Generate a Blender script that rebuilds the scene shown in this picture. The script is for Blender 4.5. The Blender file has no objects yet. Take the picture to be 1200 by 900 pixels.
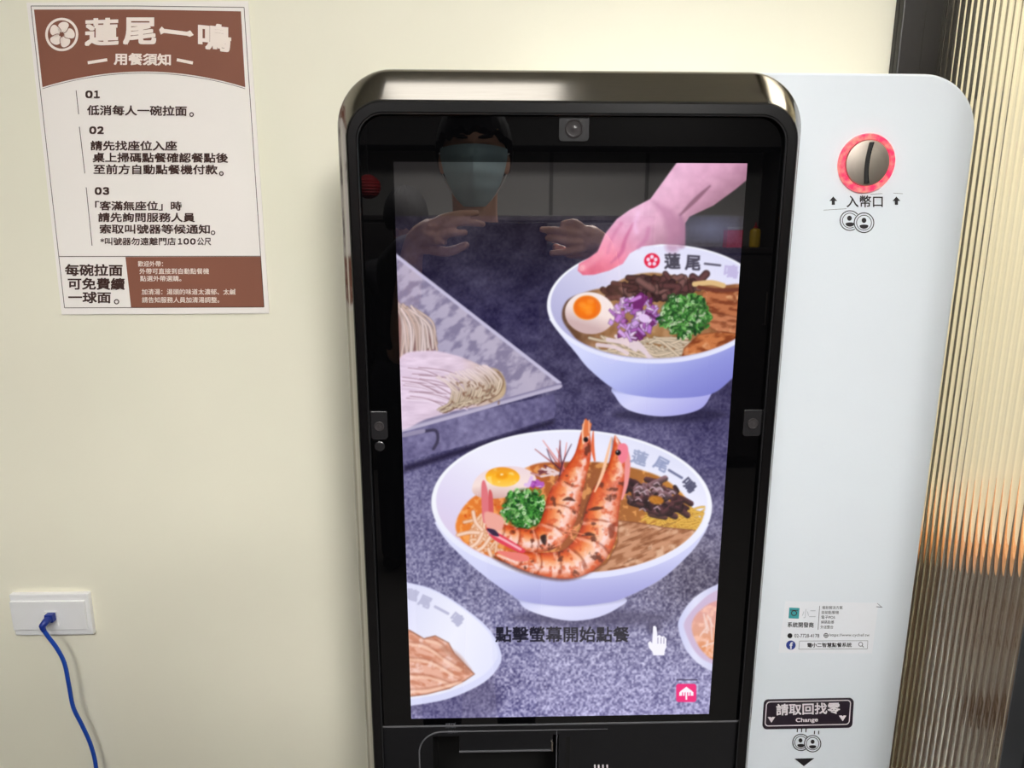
import bpy, bmesh, math, random
import numpy as np
from mathutils import Vector, Matrix
from mathutils.geometry import tessellate_polygon

SC = bpy.context.scene
COL = SC.collection
random.seed(3)

# ------------------------------------------------------------------ camera
CAM_H = 1.52                       # lens height above the floor
F_PX, PITCH, YAW, ROLL = 830.0, .2142, -.0274, .0022
_fw = Vector((-math.sin(YAW) * math.cos(PITCH), math.cos(YAW) * math.cos(PITCH), -math.sin(PITCH)))
_r0 = _fw.cross(Vector((0, 0, 1))).normalized(); _u0 = _r0.cross(_fw)
_rt = _r0 * math.cos(ROLL) + _u0 * math.sin(ROLL); _up = _u0 * math.cos(ROLL) - _r0 * math.sin(ROLL)
cam = bpy.data.cameras.new('camera'); cam.sensor_width = 36; cam.lens = 36 * F_PX / 1200; cam.clip_start = .002
camo = bpy.data.objects.new('camera', cam); COL.objects.link(camo)
camo.matrix_world = Matrix.Translation((0, 0, CAM_H)) @ Matrix((_rt, _up, -_fw)).transposed().to_4x4()
SC.camera = camo

# ------------------------------------------------------------------ world, exposure
SC.view_settings.view_transform = 'Standard'; SC.view_settings.look = 'None'
SC.view_settings.exposure = 0.0; SC.view_settings.gamma = 1; SC.view_settings.use_curve_mapping = False
W = bpy.data.worlds.new('world'); SC.world = W; W.use_nodes = True
W.node_tree.nodes['Background'].inputs[0].default_value = (.9, .95, 1, 1); W.node_tree.nodes['Background'].inputs[1].default_value = .3
# ceiling lamp over the kiosk, then unseen fill lamps added for brightness: (x, y, size x, size y, radiance, which)
LAMPS = [(-.06, .53, .44, .44, 4.0, 'square ceiling lamp above the kiosk'), (1.15, -.45, .62, .62, 5, 'added square ceiling fill lamp right of the photographer'),
         (-.62, -1.30, .62, .62, 36, 'added square ceiling fill lamp behind the photographer to the left'), (.58, -1.20, .62, .62, 70, 'added square ceiling fill lamp behind the photographer to the right'),
         (1.10, -2.3, .62, .62, 24, 'added square ceiling fill lamp near the far wall above the low cabinet'), (-1.2, -2.3, .62, .62, 6, 'added square ceiling fill lamp near the far wall above the tall cabinet'), (1.15, .85, .60, .70, 10, 'added ceiling fill lamp behind the fluted partition')]
CEIL = 2.66

# ------------------------------------------------------------------ points from the photograph's geometry
def ray(px, py): return _fw + _rt * ((px - 600) / F_PX) + _up * ((450 - py) / F_PX)
def at(px, py, Y):
    """the point of the upright plane y = Y that the photo shows at (px, py)"""
    d = ray(px, py); p = d * (Y / d.y); return Vector((p.x, Y, p.z + CAM_H))
def px_of(p):
    d = Vector(p) - Vector((0, 0, CAM_H)); z = d.dot(_fw)
    return 600 + F_PX * d.dot(_rt) / z, 450 - F_PX * d.dot(_up) / z

# ------------------------------------------------------------------ materials
def lin(c): return tuple(((v / 255) / 12.92 if v <= 10 else ((v / 255 + .055) / 1.055) ** 2.4) for v in c)
def mat(name, rgb, rough=.5, metal=0., noise=0., scale=30., bump=0., ior=1.5, emit=None, es=0., coat=0., stretch=None):
    m = bpy.data.materials.new(name); m.use_nodes = True; n = m.node_tree.nodes; l = m.node_tree.links
    b = n['Principled BSDF']; c = lin(rgb)
    b.inputs['Base Color'].default_value = (*c, 1); b.inputs['Roughness'].default_value = rough
    b.inputs['Metallic'].default_value = metal; b.inputs['IOR'].default_value = ior; b.inputs['Coat Weight'].default_value = coat
    if emit: b.inputs['Emission Color'].default_value = (*lin(emit), 1); b.inputs['Emission Strength'].default_value = es
    if noise or bump:
        tc = n.new('ShaderNodeTexCoord'); src = tc.outputs['Object']
        if stretch:
            mp = n.new('ShaderNodeMapping'); mp.inputs['Scale'].default_value = stretch; l.new(src, mp.inputs[0]); src = mp.outputs[0]
        t = n.new('ShaderNodeTexNoise'); t.inputs['Scale'].default_value = scale; t.inputs['Detail'].default_value = 5; l.new(src, t.inputs['Vector'])
        if noise:
            r = n.new('ShaderNodeValToRGB'); r.color_ramp.elements[0].position = .3; r.color_ramp.elements[1].position = .7
            r.color_ramp.elements[0].color = (*[v * (1 - noise) for v in c], 1); r.color_ramp.elements[1].color = (*[min(1, v * (1 + noise * .6)) for v in c], 1)
            l.new(t.outputs['Fac'], r.inputs[0]); l.new(r.outputs[0], b.inputs['Base Color'])
        if bump:
            u = n.new('ShaderNodeBump'); u.inputs['Strength'].default_value = bump; u.inputs['Distance'].default_value = .002
            l.new(t.outputs['Fac'], u.inputs['Height']); l.new(u.outputs[0], b.inputs['Normal'])
    return m
M = dict(
    wall=mat('cream_paint', (241, 237, 217), .6, noise=.035, scale=2.2, bump=.02), ceil=mat('white_paint', (235, 233, 228), .8, noise=.02, scale=4),
    floor=mat('grey_floor_tile', (64, 60, 57), .6, noise=.12, scale=8), darkwall=mat('dark_wall', (38, 35, 34), .7, noise=.15, scale=5),
    tile=mat('pale_tile', (128, 126, 124), .35, noise=.05, scale=3), seam=mat('seam_grey', (70, 68, 66), .6, noise=.1),
    black=mat('black_plastic', (13, 12, 13), .22, noise=.1, scale=60), glass=mat('black_glass', (5, 5, 6), .015, noise=.1, scale=10, ior=1.55),
    satin=mat('dark_gunmetal', (134, 130, 124), .14, metal=1, noise=.06, scale=25, stretch=(1, 60, 60)), panel=mat('black_matt', (20, 20, 23), .35, noise=.1, scale=90, bump=.1),
    gloss=mat('glossy_black_edge', (60, 60, 62), .15, metal=.7, noise=.05), grey=mat('sensor_grey', (36, 35, 37), .25, noise=.1), lens=mat('lens_grey', (58, 55, 56), .15, noise=.1),
    steel=mat('steel', (190, 180, 168), .36, metal=1, noise=.08, scale=40, stretch=(1, 30, 1)), void=mat('slot_dark', (6, 5, 5), .6, noise=.1),
    white=mat('white_powder_coat', (221, 228, 235), .45, noise=.015, scale=3, bump=.02), frame=mat('black_frame', (30, 28, 29), .4, noise=.1, scale=30),
    paper=mat('paper', (246, 240, 234), .75, noise=.012, scale=6, bump=.05), brown=mat('brown_ink', (138, 86, 67), .7, noise=.06, scale=9), ink=mat('dark_brown_ink', (66, 42, 36), .8, noise=.05),
    cream=mat('cream_ink', (250, 236, 226), .7, noise=.02), blackink=mat('black_ink', (26, 22, 26), .6, noise=.05), greyink=mat('grey_ink', (96, 96, 104), .6, noise=.05),
    sticker=mat('white_sticker', (228, 231, 237), .5, noise=.01), purple=mat('sign_dark', (38, 28, 40), .45, noise=.06), signline=mat('sign_pale', (226, 218, 222), .5, noise=.02),
    teal=mat('teal_ink', (62, 158, 164), .5, noise=.08, scale=200), blueink=mat('blue_ink', (44, 62, 140), .5, noise=.03), clear=mat('clear_label', (222, 225, 229), .2, noise=.01),
    plate=mat('white_plastic', (238, 238, 238), .35, noise=.01), blue=mat('blue_cable', (22, 72, 176), .35, noise=.08, scale=40), blued=mat('blue_boot', (20, 48, 140), .4, noise=.1, scale=60),
    skin=mat('skin', (214, 164, 140), .5, noise=.06, scale=20), hair=mat('black_hair', (12, 10, 10), .75, noise=.2, scale=80, stretch=(1, 1, .2)), shirt=mat('black_shirt', (22, 22, 28), .85, noise=.15, scale=60),
    jeans=mat('dark_trousers', (34, 36, 46), .85, noise=.15, scale=90), shoe=mat('dark_shoe', (28, 26, 26), .5, noise=.1), mask=mat('blue_mask', (196, 228, 242), .8, noise=.04, scale=60, bump=.2), strap=mat('white_elastic', (230, 230, 230), .8, noise=.02),
    phone=mat('black_phone', (12, 12, 14), .2, noise=.1), edge=mat('pale_edge', (96, 96, 100), .3, noise=.05), wood=mat('dark_wood', (74, 54, 38), .5, noise=.18, scale=14, stretch=(1, 1, 8)), rail=mat('orange_wood', (226, 158, 98), .45, noise=.12, scale=14, stretch=(1, 8, 8)),
    red=mat('red_box', (168, 32, 44), .5, noise=.05), yellow=mat('yellow_plastic', (206, 168, 40), .4, noise=.05), counter=mat('dark_counter', (44, 40, 40), .45, noise=.12, scale=12),
    ring=mat('lit_red_ring', (190, 30, 60), .3, noise=.1, scale=150, emit=(255, 62, 92), es=.75), lamp=mat('lamp_housing', (235, 235, 235), .5, noise=.01), redlamp=mat('red_paper', (150, 26, 30), .6, noise=.3, scale=40))

n_ = M['ring'].node_tree.nodes; l_ = M['ring'].node_tree.links       # the lit ring glows unevenly
t_ = n_.new('ShaderNodeTexNoise'); t_.inputs['Scale'].default_value = 110; r_ = n_.new('ShaderNodeValToRGB'); r_.color_ramp.elements[0].position = .4; r_.color_ramp.elements[1].position = .68
c_ = n_.new('ShaderNodeTexCoord'); l_.new(c_.outputs['Object'], t_.inputs['Vector']); r_.color_ramp.elements[0].color = (*lin((246, 62, 112)), 1); r_.color_ramp.elements[1].color = (*lin((255, 176, 150)), 1)
l_.new(t_.outputs['Fac'], r_.inputs[0]); l_.new(r_.outputs[0], n_['Principled BSDF'].inputs['Emission Color'])

# ------------------------------------------------------------------ helpers
def tag(o, label=None, cat=None, group=None, kind=None):
    if label: o['label'] = label
    if cat: o['category'] = cat
    if group: o['group'] = group
    if kind: o['kind'] = kind
    return o
def thing(name, label, cat, loc, group=None):
    o = bpy.data.objects.new(name, None); COL.objects.link(o); o.location = loc; o.empty_display_size = .05
    return tag(o, label, cat, group)
def link(name, me, m, parent=None, smooth=False):
    o = bpy.data.objects.new(name, me); COL.objects.link(o)
    if isinstance(m, (list, tuple)):
        for q in m: me.materials.append(q)
    elif m: me.materials.append(m)
    if smooth:
        for p in me.polygons: p.use_smooth = True
        me.set_sharp_from_angle(angle=.6)
    if parent:
        o.parent = parent; bpy.context.view_layer.update(); o.matrix_parent_inverse = parent.matrix_world.inverted()
    return o
def obj(name, bm, m, parent=None, smooth=False):
    bmesh.ops.recalc_face_normals(bm, faces=bm.faces[:])
    me = bpy.data.meshes.new(name); bm.to_mesh(me); bm.free()
    return link(name, me, m, parent, smooth)
def raw(name, verts, faces, m, parent=None, smooth=False):
    me = bpy.data.meshes.new(name); me.from_pydata([tuple(v) for v in verts], [], [tuple(int(i) for i in f) for f in faces]); me.update()
    return link(name, me, m, parent, smooth)
def structure(o): o['kind'] = 'structure'; return o
def box(bm, x0, x1, y0, y1, z0, z1, bev=0., mi=0):
    r = bmesh.ops.create_cube(bm, size=1)['verts']
    for v in r: v.co = Vector((x0 + (v.co.x + .5) * (x1 - x0), y0 + (v.co.y + .5) * (y1 - y0), z0 + (v.co.z + .5) * (z1 - z0)))
    fs = {f for v in r for f in v.link_faces}
    for f in fs: f.material_index = mi
    if bev: bmesh.ops.bevel(bm, geom=list({e for v in r for e in v.link_edges}), offset=bev, segments=2, affect='EDGES', profile=.6)
    return bm
def rrect(x0, x1, z0, z1, rt, rb, n=10):
    """outline of an upright rounded rectangle: list of (x, z), top corners rt, bottom corners rb"""
    out = []
    for cx, cz, r, a0 in ((x1 - rt, z1 - rt, rt, 0), (x0 + rt, z1 - rt, rt, 90), (x0 + rb, z0 + rb, rb, 180), (x1 - rb, z0 + rb, rb, 270)):
        for k in range(n + 1):
            a = math.radians(a0 + 90 * k / n); out.append((cx + r * math.cos(a), cz + r * math.sin(a)))
    return out
def loft(bm, rings, caps=(True, True), closed=True):
    rows = [[bm.verts.new(p) for p in r] for r in rings]; n = len(rings[0])
    for a, b in zip(rows, rows[1:]):
        for k in range(n if closed else n - 1):
            try: bm.faces.new((a[k], a[(k + 1) % n], b[(k + 1) % n], b[k]))
            except ValueError: pass
    if caps[0]: bm.faces.new(rows[0])
    if caps[1]: bm.faces.new(rows[-1])
    return bm
def slab(bm, outline, y0, y1, bev=0.):
    """an upright sheet of the given (x, z) outline between y0 (front) and y1, front edge eased by bev"""
    c = np.mean(outline, 0)
    rings = [[(x, y1, z) for x, z in outline]]
    if bev:
        o2 = inset(outline, bev)
        rings += [[(x, y0 + bev, z) for x, z in outline], [(x, y0 + bev * .3, z) for x, z in inset(outline, bev * .3)], [(x, y0, z) for x, z in o2]]
    else: rings += [[(x, y0, z) for x, z in outline]]
    return loft(bm, rings)
def inset(o, d):
    n = len(o); out = []
    for i in range(n):
        a, b, c = Vector(o[i - 1]), Vector(o[i]), Vector(o[(i + 1) % n])
        e1, e2 = (b - a), (c - b)
        n1 = Vector((-e1.y, e1.x)); n2 = Vector((-e2.y, e2.x))
        nn = (n1.normalized() if n1.length > 1e-9 else Vector((0, 0))) + (n2.normalized() if n2.length > 1e-9 else Vector((0, 0)))
        nn = nn.normalized() if nn.length > 1e-9 else Vector((0, 0))
        out.append(tuple(b + nn * d))
    return out
def holed(outer, inner, y):
    """flat upright face with a hole -> verts, faces"""
    t = tessellate_polygon([[Vector((x, z, 0)) for x, z in outer], [Vector((x, z, 0)) for x, z in inner]])
    v = [(x, y, z) for x, z in list(outer) + list(inner)]
    return v, [tuple(f) for f in t]
def tube(bm, pts, r, n=12, caps=True):
    pts = [Vector(p) for p in pts]; rr = r if isinstance(r, (list, tuple)) else [r] * len(pts)
    rows = []; u = None
    for i, p in enumerate(pts):
        d = (pts[min(i + 1, len(pts) - 1)] - pts[max(i - 1, 0)]).normalized()
        if u is None: u = d.orthogonal().normalized()
        u = (u - d * u.dot(d)).normalized(); w = d.cross(u)
        rows.append([p + (u * math.cos(2 * math.pi * k / n) + w * math.sin(2 * math.pi * k / n)) * rr[i] for k in range(n)])
    return loft(bm, rows, (caps, caps))
def curve3(pts, n=8):
    p = [Vector(q) for q in pts]; out = []
    for i in range(len(p) - 1):
        a, b, c, d = p[max(i - 1, 0)], p[i], p[i + 1], p[min(i + 2, len(p) - 1)]
        for k in range(n):
            t = k / n; out.append(.5 * ((2 * b) + (c - a) * t + (2 * a - 5 * b + 4 * c - d) * t * t + (3 * b - a - 3 * c + d) * t ** 3))
    return out + [p[-1]]
def lathe(bm, prof, c, axis='Y', n=40):
    """prof: list of (radius, offset along axis) turned about an axis through c"""
    rows = []
    for r, o in prof:
        row = []
        for k in range(n):
            a = 2 * math.pi * k / n
            row.append(Vector(c) + (Vector((r * math.cos(a), o, r * math.sin(a))) if axis == 'Y' else Vector((r * math.cos(a), r * math.sin(a), o))))
        rows.append(row)
    return loft(bm, rows)
class Print:
    """flat printing that lies on an upright sheet: shapes and lettering placed by the photo's measures"""
    def __init__(s, Y): s.Y = Y; s.v = []; s.f = []
    def poly(s, pts, lift=0.):
        p = [at(x, y, s.Y) - Vector((0, lift, 0)) for x, y in pts]; b = len(s.v)
        for t in tessellate_polygon([[Vector((q.x, q.z, 0)) for q in p]]): s.f.append(tuple(b + i for i in t))
        s.v += p; return s
    def line(s, a, b, w, lift=0.):
        a, b = np.array(a, float), np.array(b, float); d = (b - a) / np.hypot(*(b - a)); n = np.array((-d[1], d[0])) * w / 2
        return s.poly([a + n, b + n, b - n, a - n], lift)
    def path(s, pts, w, closed=False, lift=0.):
        for a, b in zip(pts, list(pts[1:]) + ([pts[0]] if closed else [])): s.line(a, b, w, lift)
        return s
    def disc(s, cx, cy, rx, ry, n=28, lift=0.): return s.poly([(cx + rx * math.cos(6.2832 * k / n), cy + ry * math.sin(6.2832 * k / n)) for k in range(n)], lift)
    def ring(s, cx, cy, rx, ry, w, n=32, lift=0.):
        for k in range(n):
            a, b = 6.2832 * k / n, 6.2832 * (k + 1) / n
            s.poly([(cx + (rx + q) * math.cos(t), cy + (ry + q) * math.sin(t)) for t, q in ((a, -w / 2), (b, -w / 2), (b, w / 2), (a, w / 2))], lift)
        return s
    def text(s, string, xl, xr, yl, h, yr=None, bold=0., lift=0., sk=0.):
        """lettering whose ink box runs from xl to xr and is h high, centred on yl (left end) and yr (right end)"""
        yr = yl if yr is None else yr
        v, f = glyphs(string, bold); lo, hi = v.min(0), v.max(0); q = (v - lo) / (hi - lo); b = len(s.v)
        for x, y in q:
            s.v.append(at(xl + (xr - xl) * x - sk * (y - .5), yl + (yr - yl) * x + h * (.5 - y), s.Y) - Vector((0, lift, 0)))
        if bold:       # each shifted copy lies a hair above the last
            n = len(v) // 9
            for k in range(9):
                for q_ in s.v[b + k * n:b + (k + 1) * n]: q_.y -= k * 2.5e-5
        s.f += [tuple(b + i for i in t) for t in f]; return s
    def build(s, name, m, parent, label=None):
        o = raw(name, s.v, s.f, m, parent)
        if label: o['label'] = label
        return o

_gl = {}


def glyphs(string, bold=0.):
    """outline of a string as flat triangles (font units); bold thickens every stroke by laying shifted copies together"""
    key = (string, bold)
    if key not in _gl:
        cu = bpy.data.curves.new('t', 'FONT'); cu.body = string; cu.resolution_u = 4
        ob = bpy.data.objects.new('t', cu); bpy.context.scene.collection.objects.link(ob)
        bpy.context.view_layer.update()
        me = ob.evaluated_get(bpy.context.evaluated_depsgraph_get()).to_mesh()
        me.calc_loop_triangles()
        v = np.array([x.co[:2] for x in me.vertices]); f = np.array([t.vertices[:] for t in me.loop_triangles])
        bpy.data.objects.remove(ob); bpy.data.curves.remove(cu)
        if bold:
            vs, fs = [], []
            for k, (dx, dy) in enumerate(((0, 0), (1, 1), (-1, 1), (1, -1), (-1, -1), (1, 0), (-1, 0), (0, 1), (0, -1))):
                vs.append(v + np.array((dx, dy)) * bold); fs.append(f + len(v) * k)
            v, f = np.concatenate(vs), np.concatenate(fs)
        _gl[key] = (v, f)
    return _gl[key]
# ------------------------------------------------------------------ the picture shown on the kiosk's display
# drawn shape by shape on a sheet whose own units are (x 455..885, y 180..850), then laid on the display mesh
_tab = np.random.RandomState(11).rand(16, 256, 256)


def vnoise(X, Y, s, seed=0):
    u = X / s; v = Y / s
    i = np.floor(u).astype(int); j = np.floor(v).astype(int)
    fu = u - i; fv = v - j
    fu = fu * fu * (3 - 2 * fu); fv = fv * fv * (3 - 2 * fv)
    T = _tab[seed % 16]; i &= 255; j &= 255; i1 = (i + 1) & 255; j1 = (j + 1) & 255
    return (T[i, j] * (1 - fu) + T[i1, j] * fu) * (1 - fv) + (T[i, j1] * (1 - fu) + T[i1, j1] * fu) * fv


def fbm(X, Y, s, seed=0, o=4):
    r = 0; a = .5; t = 0
    for k in range(o):
        r = r + a * vnoise(X + 17.3 * k, Y - 9.1 * k, s, seed + k); t += a; a *= .5; s *= .5
    return r / t


def spline(pts, closed=True, n=8):
    p = np.array(pts, float); m = len(p); out = []
    for i in range(m if closed else m - 1):
        if closed:
            a, b, c, d = p[i - 1], p[i], p[(i + 1) % m], p[(i + 2) % m]
        else:
            a, b, c, d = p[max(i - 1, 0)], p[i], p[i + 1], p[min(i + 2, m - 1)]
        for t in np.arange(n) / n:
            out.append(.5 * ((2 * b) + (c - a) * t + (2 * a - 5 * b + 4 * c - d) * t * t + (3 * b - a - 3 * c + d) * t ** 3))
    if not closed: out.append(p[-1])
    return np.array(out)


def crop(pts, ox, oy, sc):
    return [(ox + x / sc, oy + y / sc) for x, y in pts]


def ramp(v, stops):
    k = [s[0] for s in stops]
    return np.stack([np.interp(v, k, [s[1][c] for s in stops]) for c in range(3)], -1)


def mixc(a, b, m):
    return np.asarray(a, float) * (1 - m[..., None]) + np.asarray(b, float) * m[..., None]


class Sheet:
    def __init__(s, x0, y0, x1, y1, S):
        s.x0, s.y0, s.S = x0, y0, S
        s.w = int((x1 - x0) * S); s.h = int((y1 - y0) * S)
        s.a = np.zeros((s.h, s.w, 3)); s.clip = None

    def win(s, xa, ya, xb, yb):
        i0 = max(0, int((xa - s.x0) * s.S) - 2); i1 = min(s.w, int((xb - s.x0) * s.S) + 3)
        j0 = max(0, int((ya - s.y0) * s.S) - 2); j1 = min(s.h, int((yb - s.y0) * s.S) + 3)
        if i1 <= i0 or j1 <= j0: return None
        X, Y = np.meshgrid(s.x0 + (np.arange(i0, i1) + .5) / s.S, s.y0 + (np.arange(j0, j1) + .5) / s.S)
        return (slice(j0, j1), slice(i0, i1)), X, Y

    def put(s, sl, X, Y, m, col):
        if s.clip is not None: m = m * s.clip(X, Y)
        m = m[..., None]
        s.a[sl] = s.a[sl] * (1 - m) + np.asarray(col, float) * m

    @staticmethod
    def sd_poly(X, Y, p):
        d = np.full(X.shape, 1e9); ins = np.zeros(X.shape, bool)
        for k in range(len(p)):
            ax, ay = p[k - 1]; bx, by = p[k]
            ex, ey = bx - ax, by - ay; L = ex * ex + ey * ey + 1e-12
            t = np.clip(((X - ax) * ex + (Y - ay) * ey) / L, 0, 1)
            d = np.minimum(d, (X - ax - ex * t) ** 2 + (Y - ay - ey * t) ** 2)
            if ay != by:
                c = ((ay > Y) != (by > Y)) & (X < ex * (Y - ay) / (by - ay) + ax)
                ins ^= c
        d = np.sqrt(d)
        return np.where(ins, -d, d)

    def poly(s, pts, col, alpha=1., soft=.6, smooth=False):
        p = spline(pts) if smooth else np.array(pts, float)
        w = s.win(*(p.min(0) - soft), *(p.max(0) + soft))
        if w is None: return
        sl, X, Y = w; sd = s.sd_poly(X, Y, p)
        s.put(sl, X, Y, np.clip(.5 - sd / soft, 0, 1) * alpha, col(X, Y, sd) if callable(col) else col)

    @staticmethod
    def sd_ell(X, Y, cx, cy, rx, ry, rot=0.):
        c, q = math.cos(rot), math.sin(rot)
        x = (X - cx) * c + (Y - cy) * q; y = -(X - cx) * q + (Y - cy) * c
        k = np.hypot(x / rx, y / ry); g = np.hypot(x / rx ** 2, y / ry ** 2) + 1e-9
        return k * (k - 1) / g

    def ell(s, cx, cy, rx, ry, col, rot=0., alpha=1., soft=.6):
        R = max(rx, ry) + soft
        w = s.win(cx - R, cy - R, cx + R, cy + R)
        if w is None: return
        sl, X, Y = w; sd = s.sd_ell(X, Y, cx, cy, rx, ry, rot)
        s.put(sl, X, Y, np.clip(.5 - sd / soft, 0, 1) * alpha, col(X, Y, sd) if callable(col) else col)

    def ring(s, cx, cy, rx, ry, wid, col, rot=0., alpha=1., soft=.6):
        R = max(rx, ry) + wid
        w = s.win(cx - R, cy - R, cx + R, cy + R)
        if w is None: return
        sl, X, Y = w; sd = np.abs(s.sd_ell(X, Y, cx, cy, rx, ry, rot)) - wid / 2
        s.put(sl, X, Y, np.clip(.5 - sd / soft, 0, 1) * alpha, col(X, Y, sd) if callable(col) else col)

    def tube(s, pts, wid, col, alpha=1., soft=.7, smooth=True):
        """a band of half-width wid (a number or one per point) along pts; col may be col(t, s, X, Y)"""
        p = np.array(pts, float); wd = np.full(len(p), wid, float) if np.isscalar(wid) else np.array(wid, float)
        if smooth and len(p) > 2:
            q = spline(np.c_[p, wd], False, 5); p, wd = q[:, :2], q[:, 2]
        R = wd.max() + soft
        w = s.win(*(p.min(0) - R), *(p.max(0) + R))
        if w is None: return
        sl, X, Y = w
        best = np.full(X.shape, 1e9); T = np.zeros(X.shape); Sg = np.zeros(X.shape)
        cum = np.r_[0, np.cumsum(np.hypot(*np.diff(p, axis=0).T))]; tot = cum[-1] + 1e-9
        for k in range(len(p) - 1):
            ex, ey = p[k + 1] - p[k]; L = ex * ex + ey * ey + 1e-12
            t = np.clip(((X - p[k, 0]) * ex + (Y - p[k, 1]) * ey) / L, 0, 1)
            dx = X - p[k, 0] - ex * t; dy = Y - p[k, 1] - ey * t
            ww = wd[k] * (1 - t) + wd[k + 1] * t
            d = np.hypot(dx, dy); e = d - ww; up = e < best
            best = np.where(up, e, best); T = np.where(up, (cum[k] + t * (cum[k + 1] - cum[k])) / tot, T)
            Sg = np.where(up, np.sign(ex * dy - ey * dx) * d / np.maximum(ww, 1e-6), Sg)
        s.put(sl, X, Y, np.clip(.5 - best / soft, 0, 1) * alpha, col(T, Sg, X, Y) if callable(col) else col)

    def text(s, string, cx, cy, w, h, col, rot=0., alpha=1., bold=.0, sk=0.):
        v, f = glyphs(string, bold)
        lo, hi = v.min(0), v.max(0)
        q = (v - (lo + hi) / 2) / (hi - lo); q = np.c_[q[:, 0] * w + q[:, 1] * sk, -q[:, 1] * h]
        c, n = math.cos(rot), math.sin(rot)
        q = np.c_[cx + q[:, 0] * c - q[:, 1] * n, cy + q[:, 0] * n + q[:, 1] * c]
        ww = s.win(*(q.min(0) - 1), *(q.max(0) + 1))
        if ww is None: return
        sl, X, Y = ww; K = 3
        m = np.zeros((X.shape[0] * K, X.shape[1] * K))
        st = 1 / (s.S * K); xo = X[0, 0] - .5 / s.S; yo = Y[0, 0] - .5 / s.S
        for a, b, c3 in f:
            t = q[[a, b, c3]]
            i0, j0 = np.floor((t.min(0) - (xo, yo)) / st).astype(int); i1, j1 = np.ceil((t.max(0) - (xo, yo)) / st).astype(int)
            i0, j0 = max(i0, 0), max(j0, 0); i1, j1 = min(i1, m.shape[1]), min(j1, m.shape[0])
            if i1 <= i0 or j1 <= j0: continue
            gx, gy = np.meshgrid(xo + (np.arange(i0, i1) + .5) * st, yo + (np.arange(j0, j1) + .5) * st)
            (x1, y1), (x2, y2), (x3, y3) = t
            D = (y2 - y3) * (x1 - x3) + (x3 - x2) * (y1 - y3)
            if abs(D) < 1e-12: continue
            l1 = ((y2 - y3) * (gx - x3) + (x3 - x2) * (gy - y3)) / D
            l2 = ((y3 - y1) * (gx - x3) + (x1 - x3) * (gy - y3)) / D
            m[j0:j1, i0:i1] = np.maximum(m[j0:j1, i0:i1], (l1 >= -1e-6) & (l2 >= -1e-6) & (l1 + l2 <= 1 + 1e-6))
        m = m.reshape(X.shape[0], K, X.shape[1], K).mean((1, 3))
        s.put(sl, X, Y, m * alpha, col)


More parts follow.
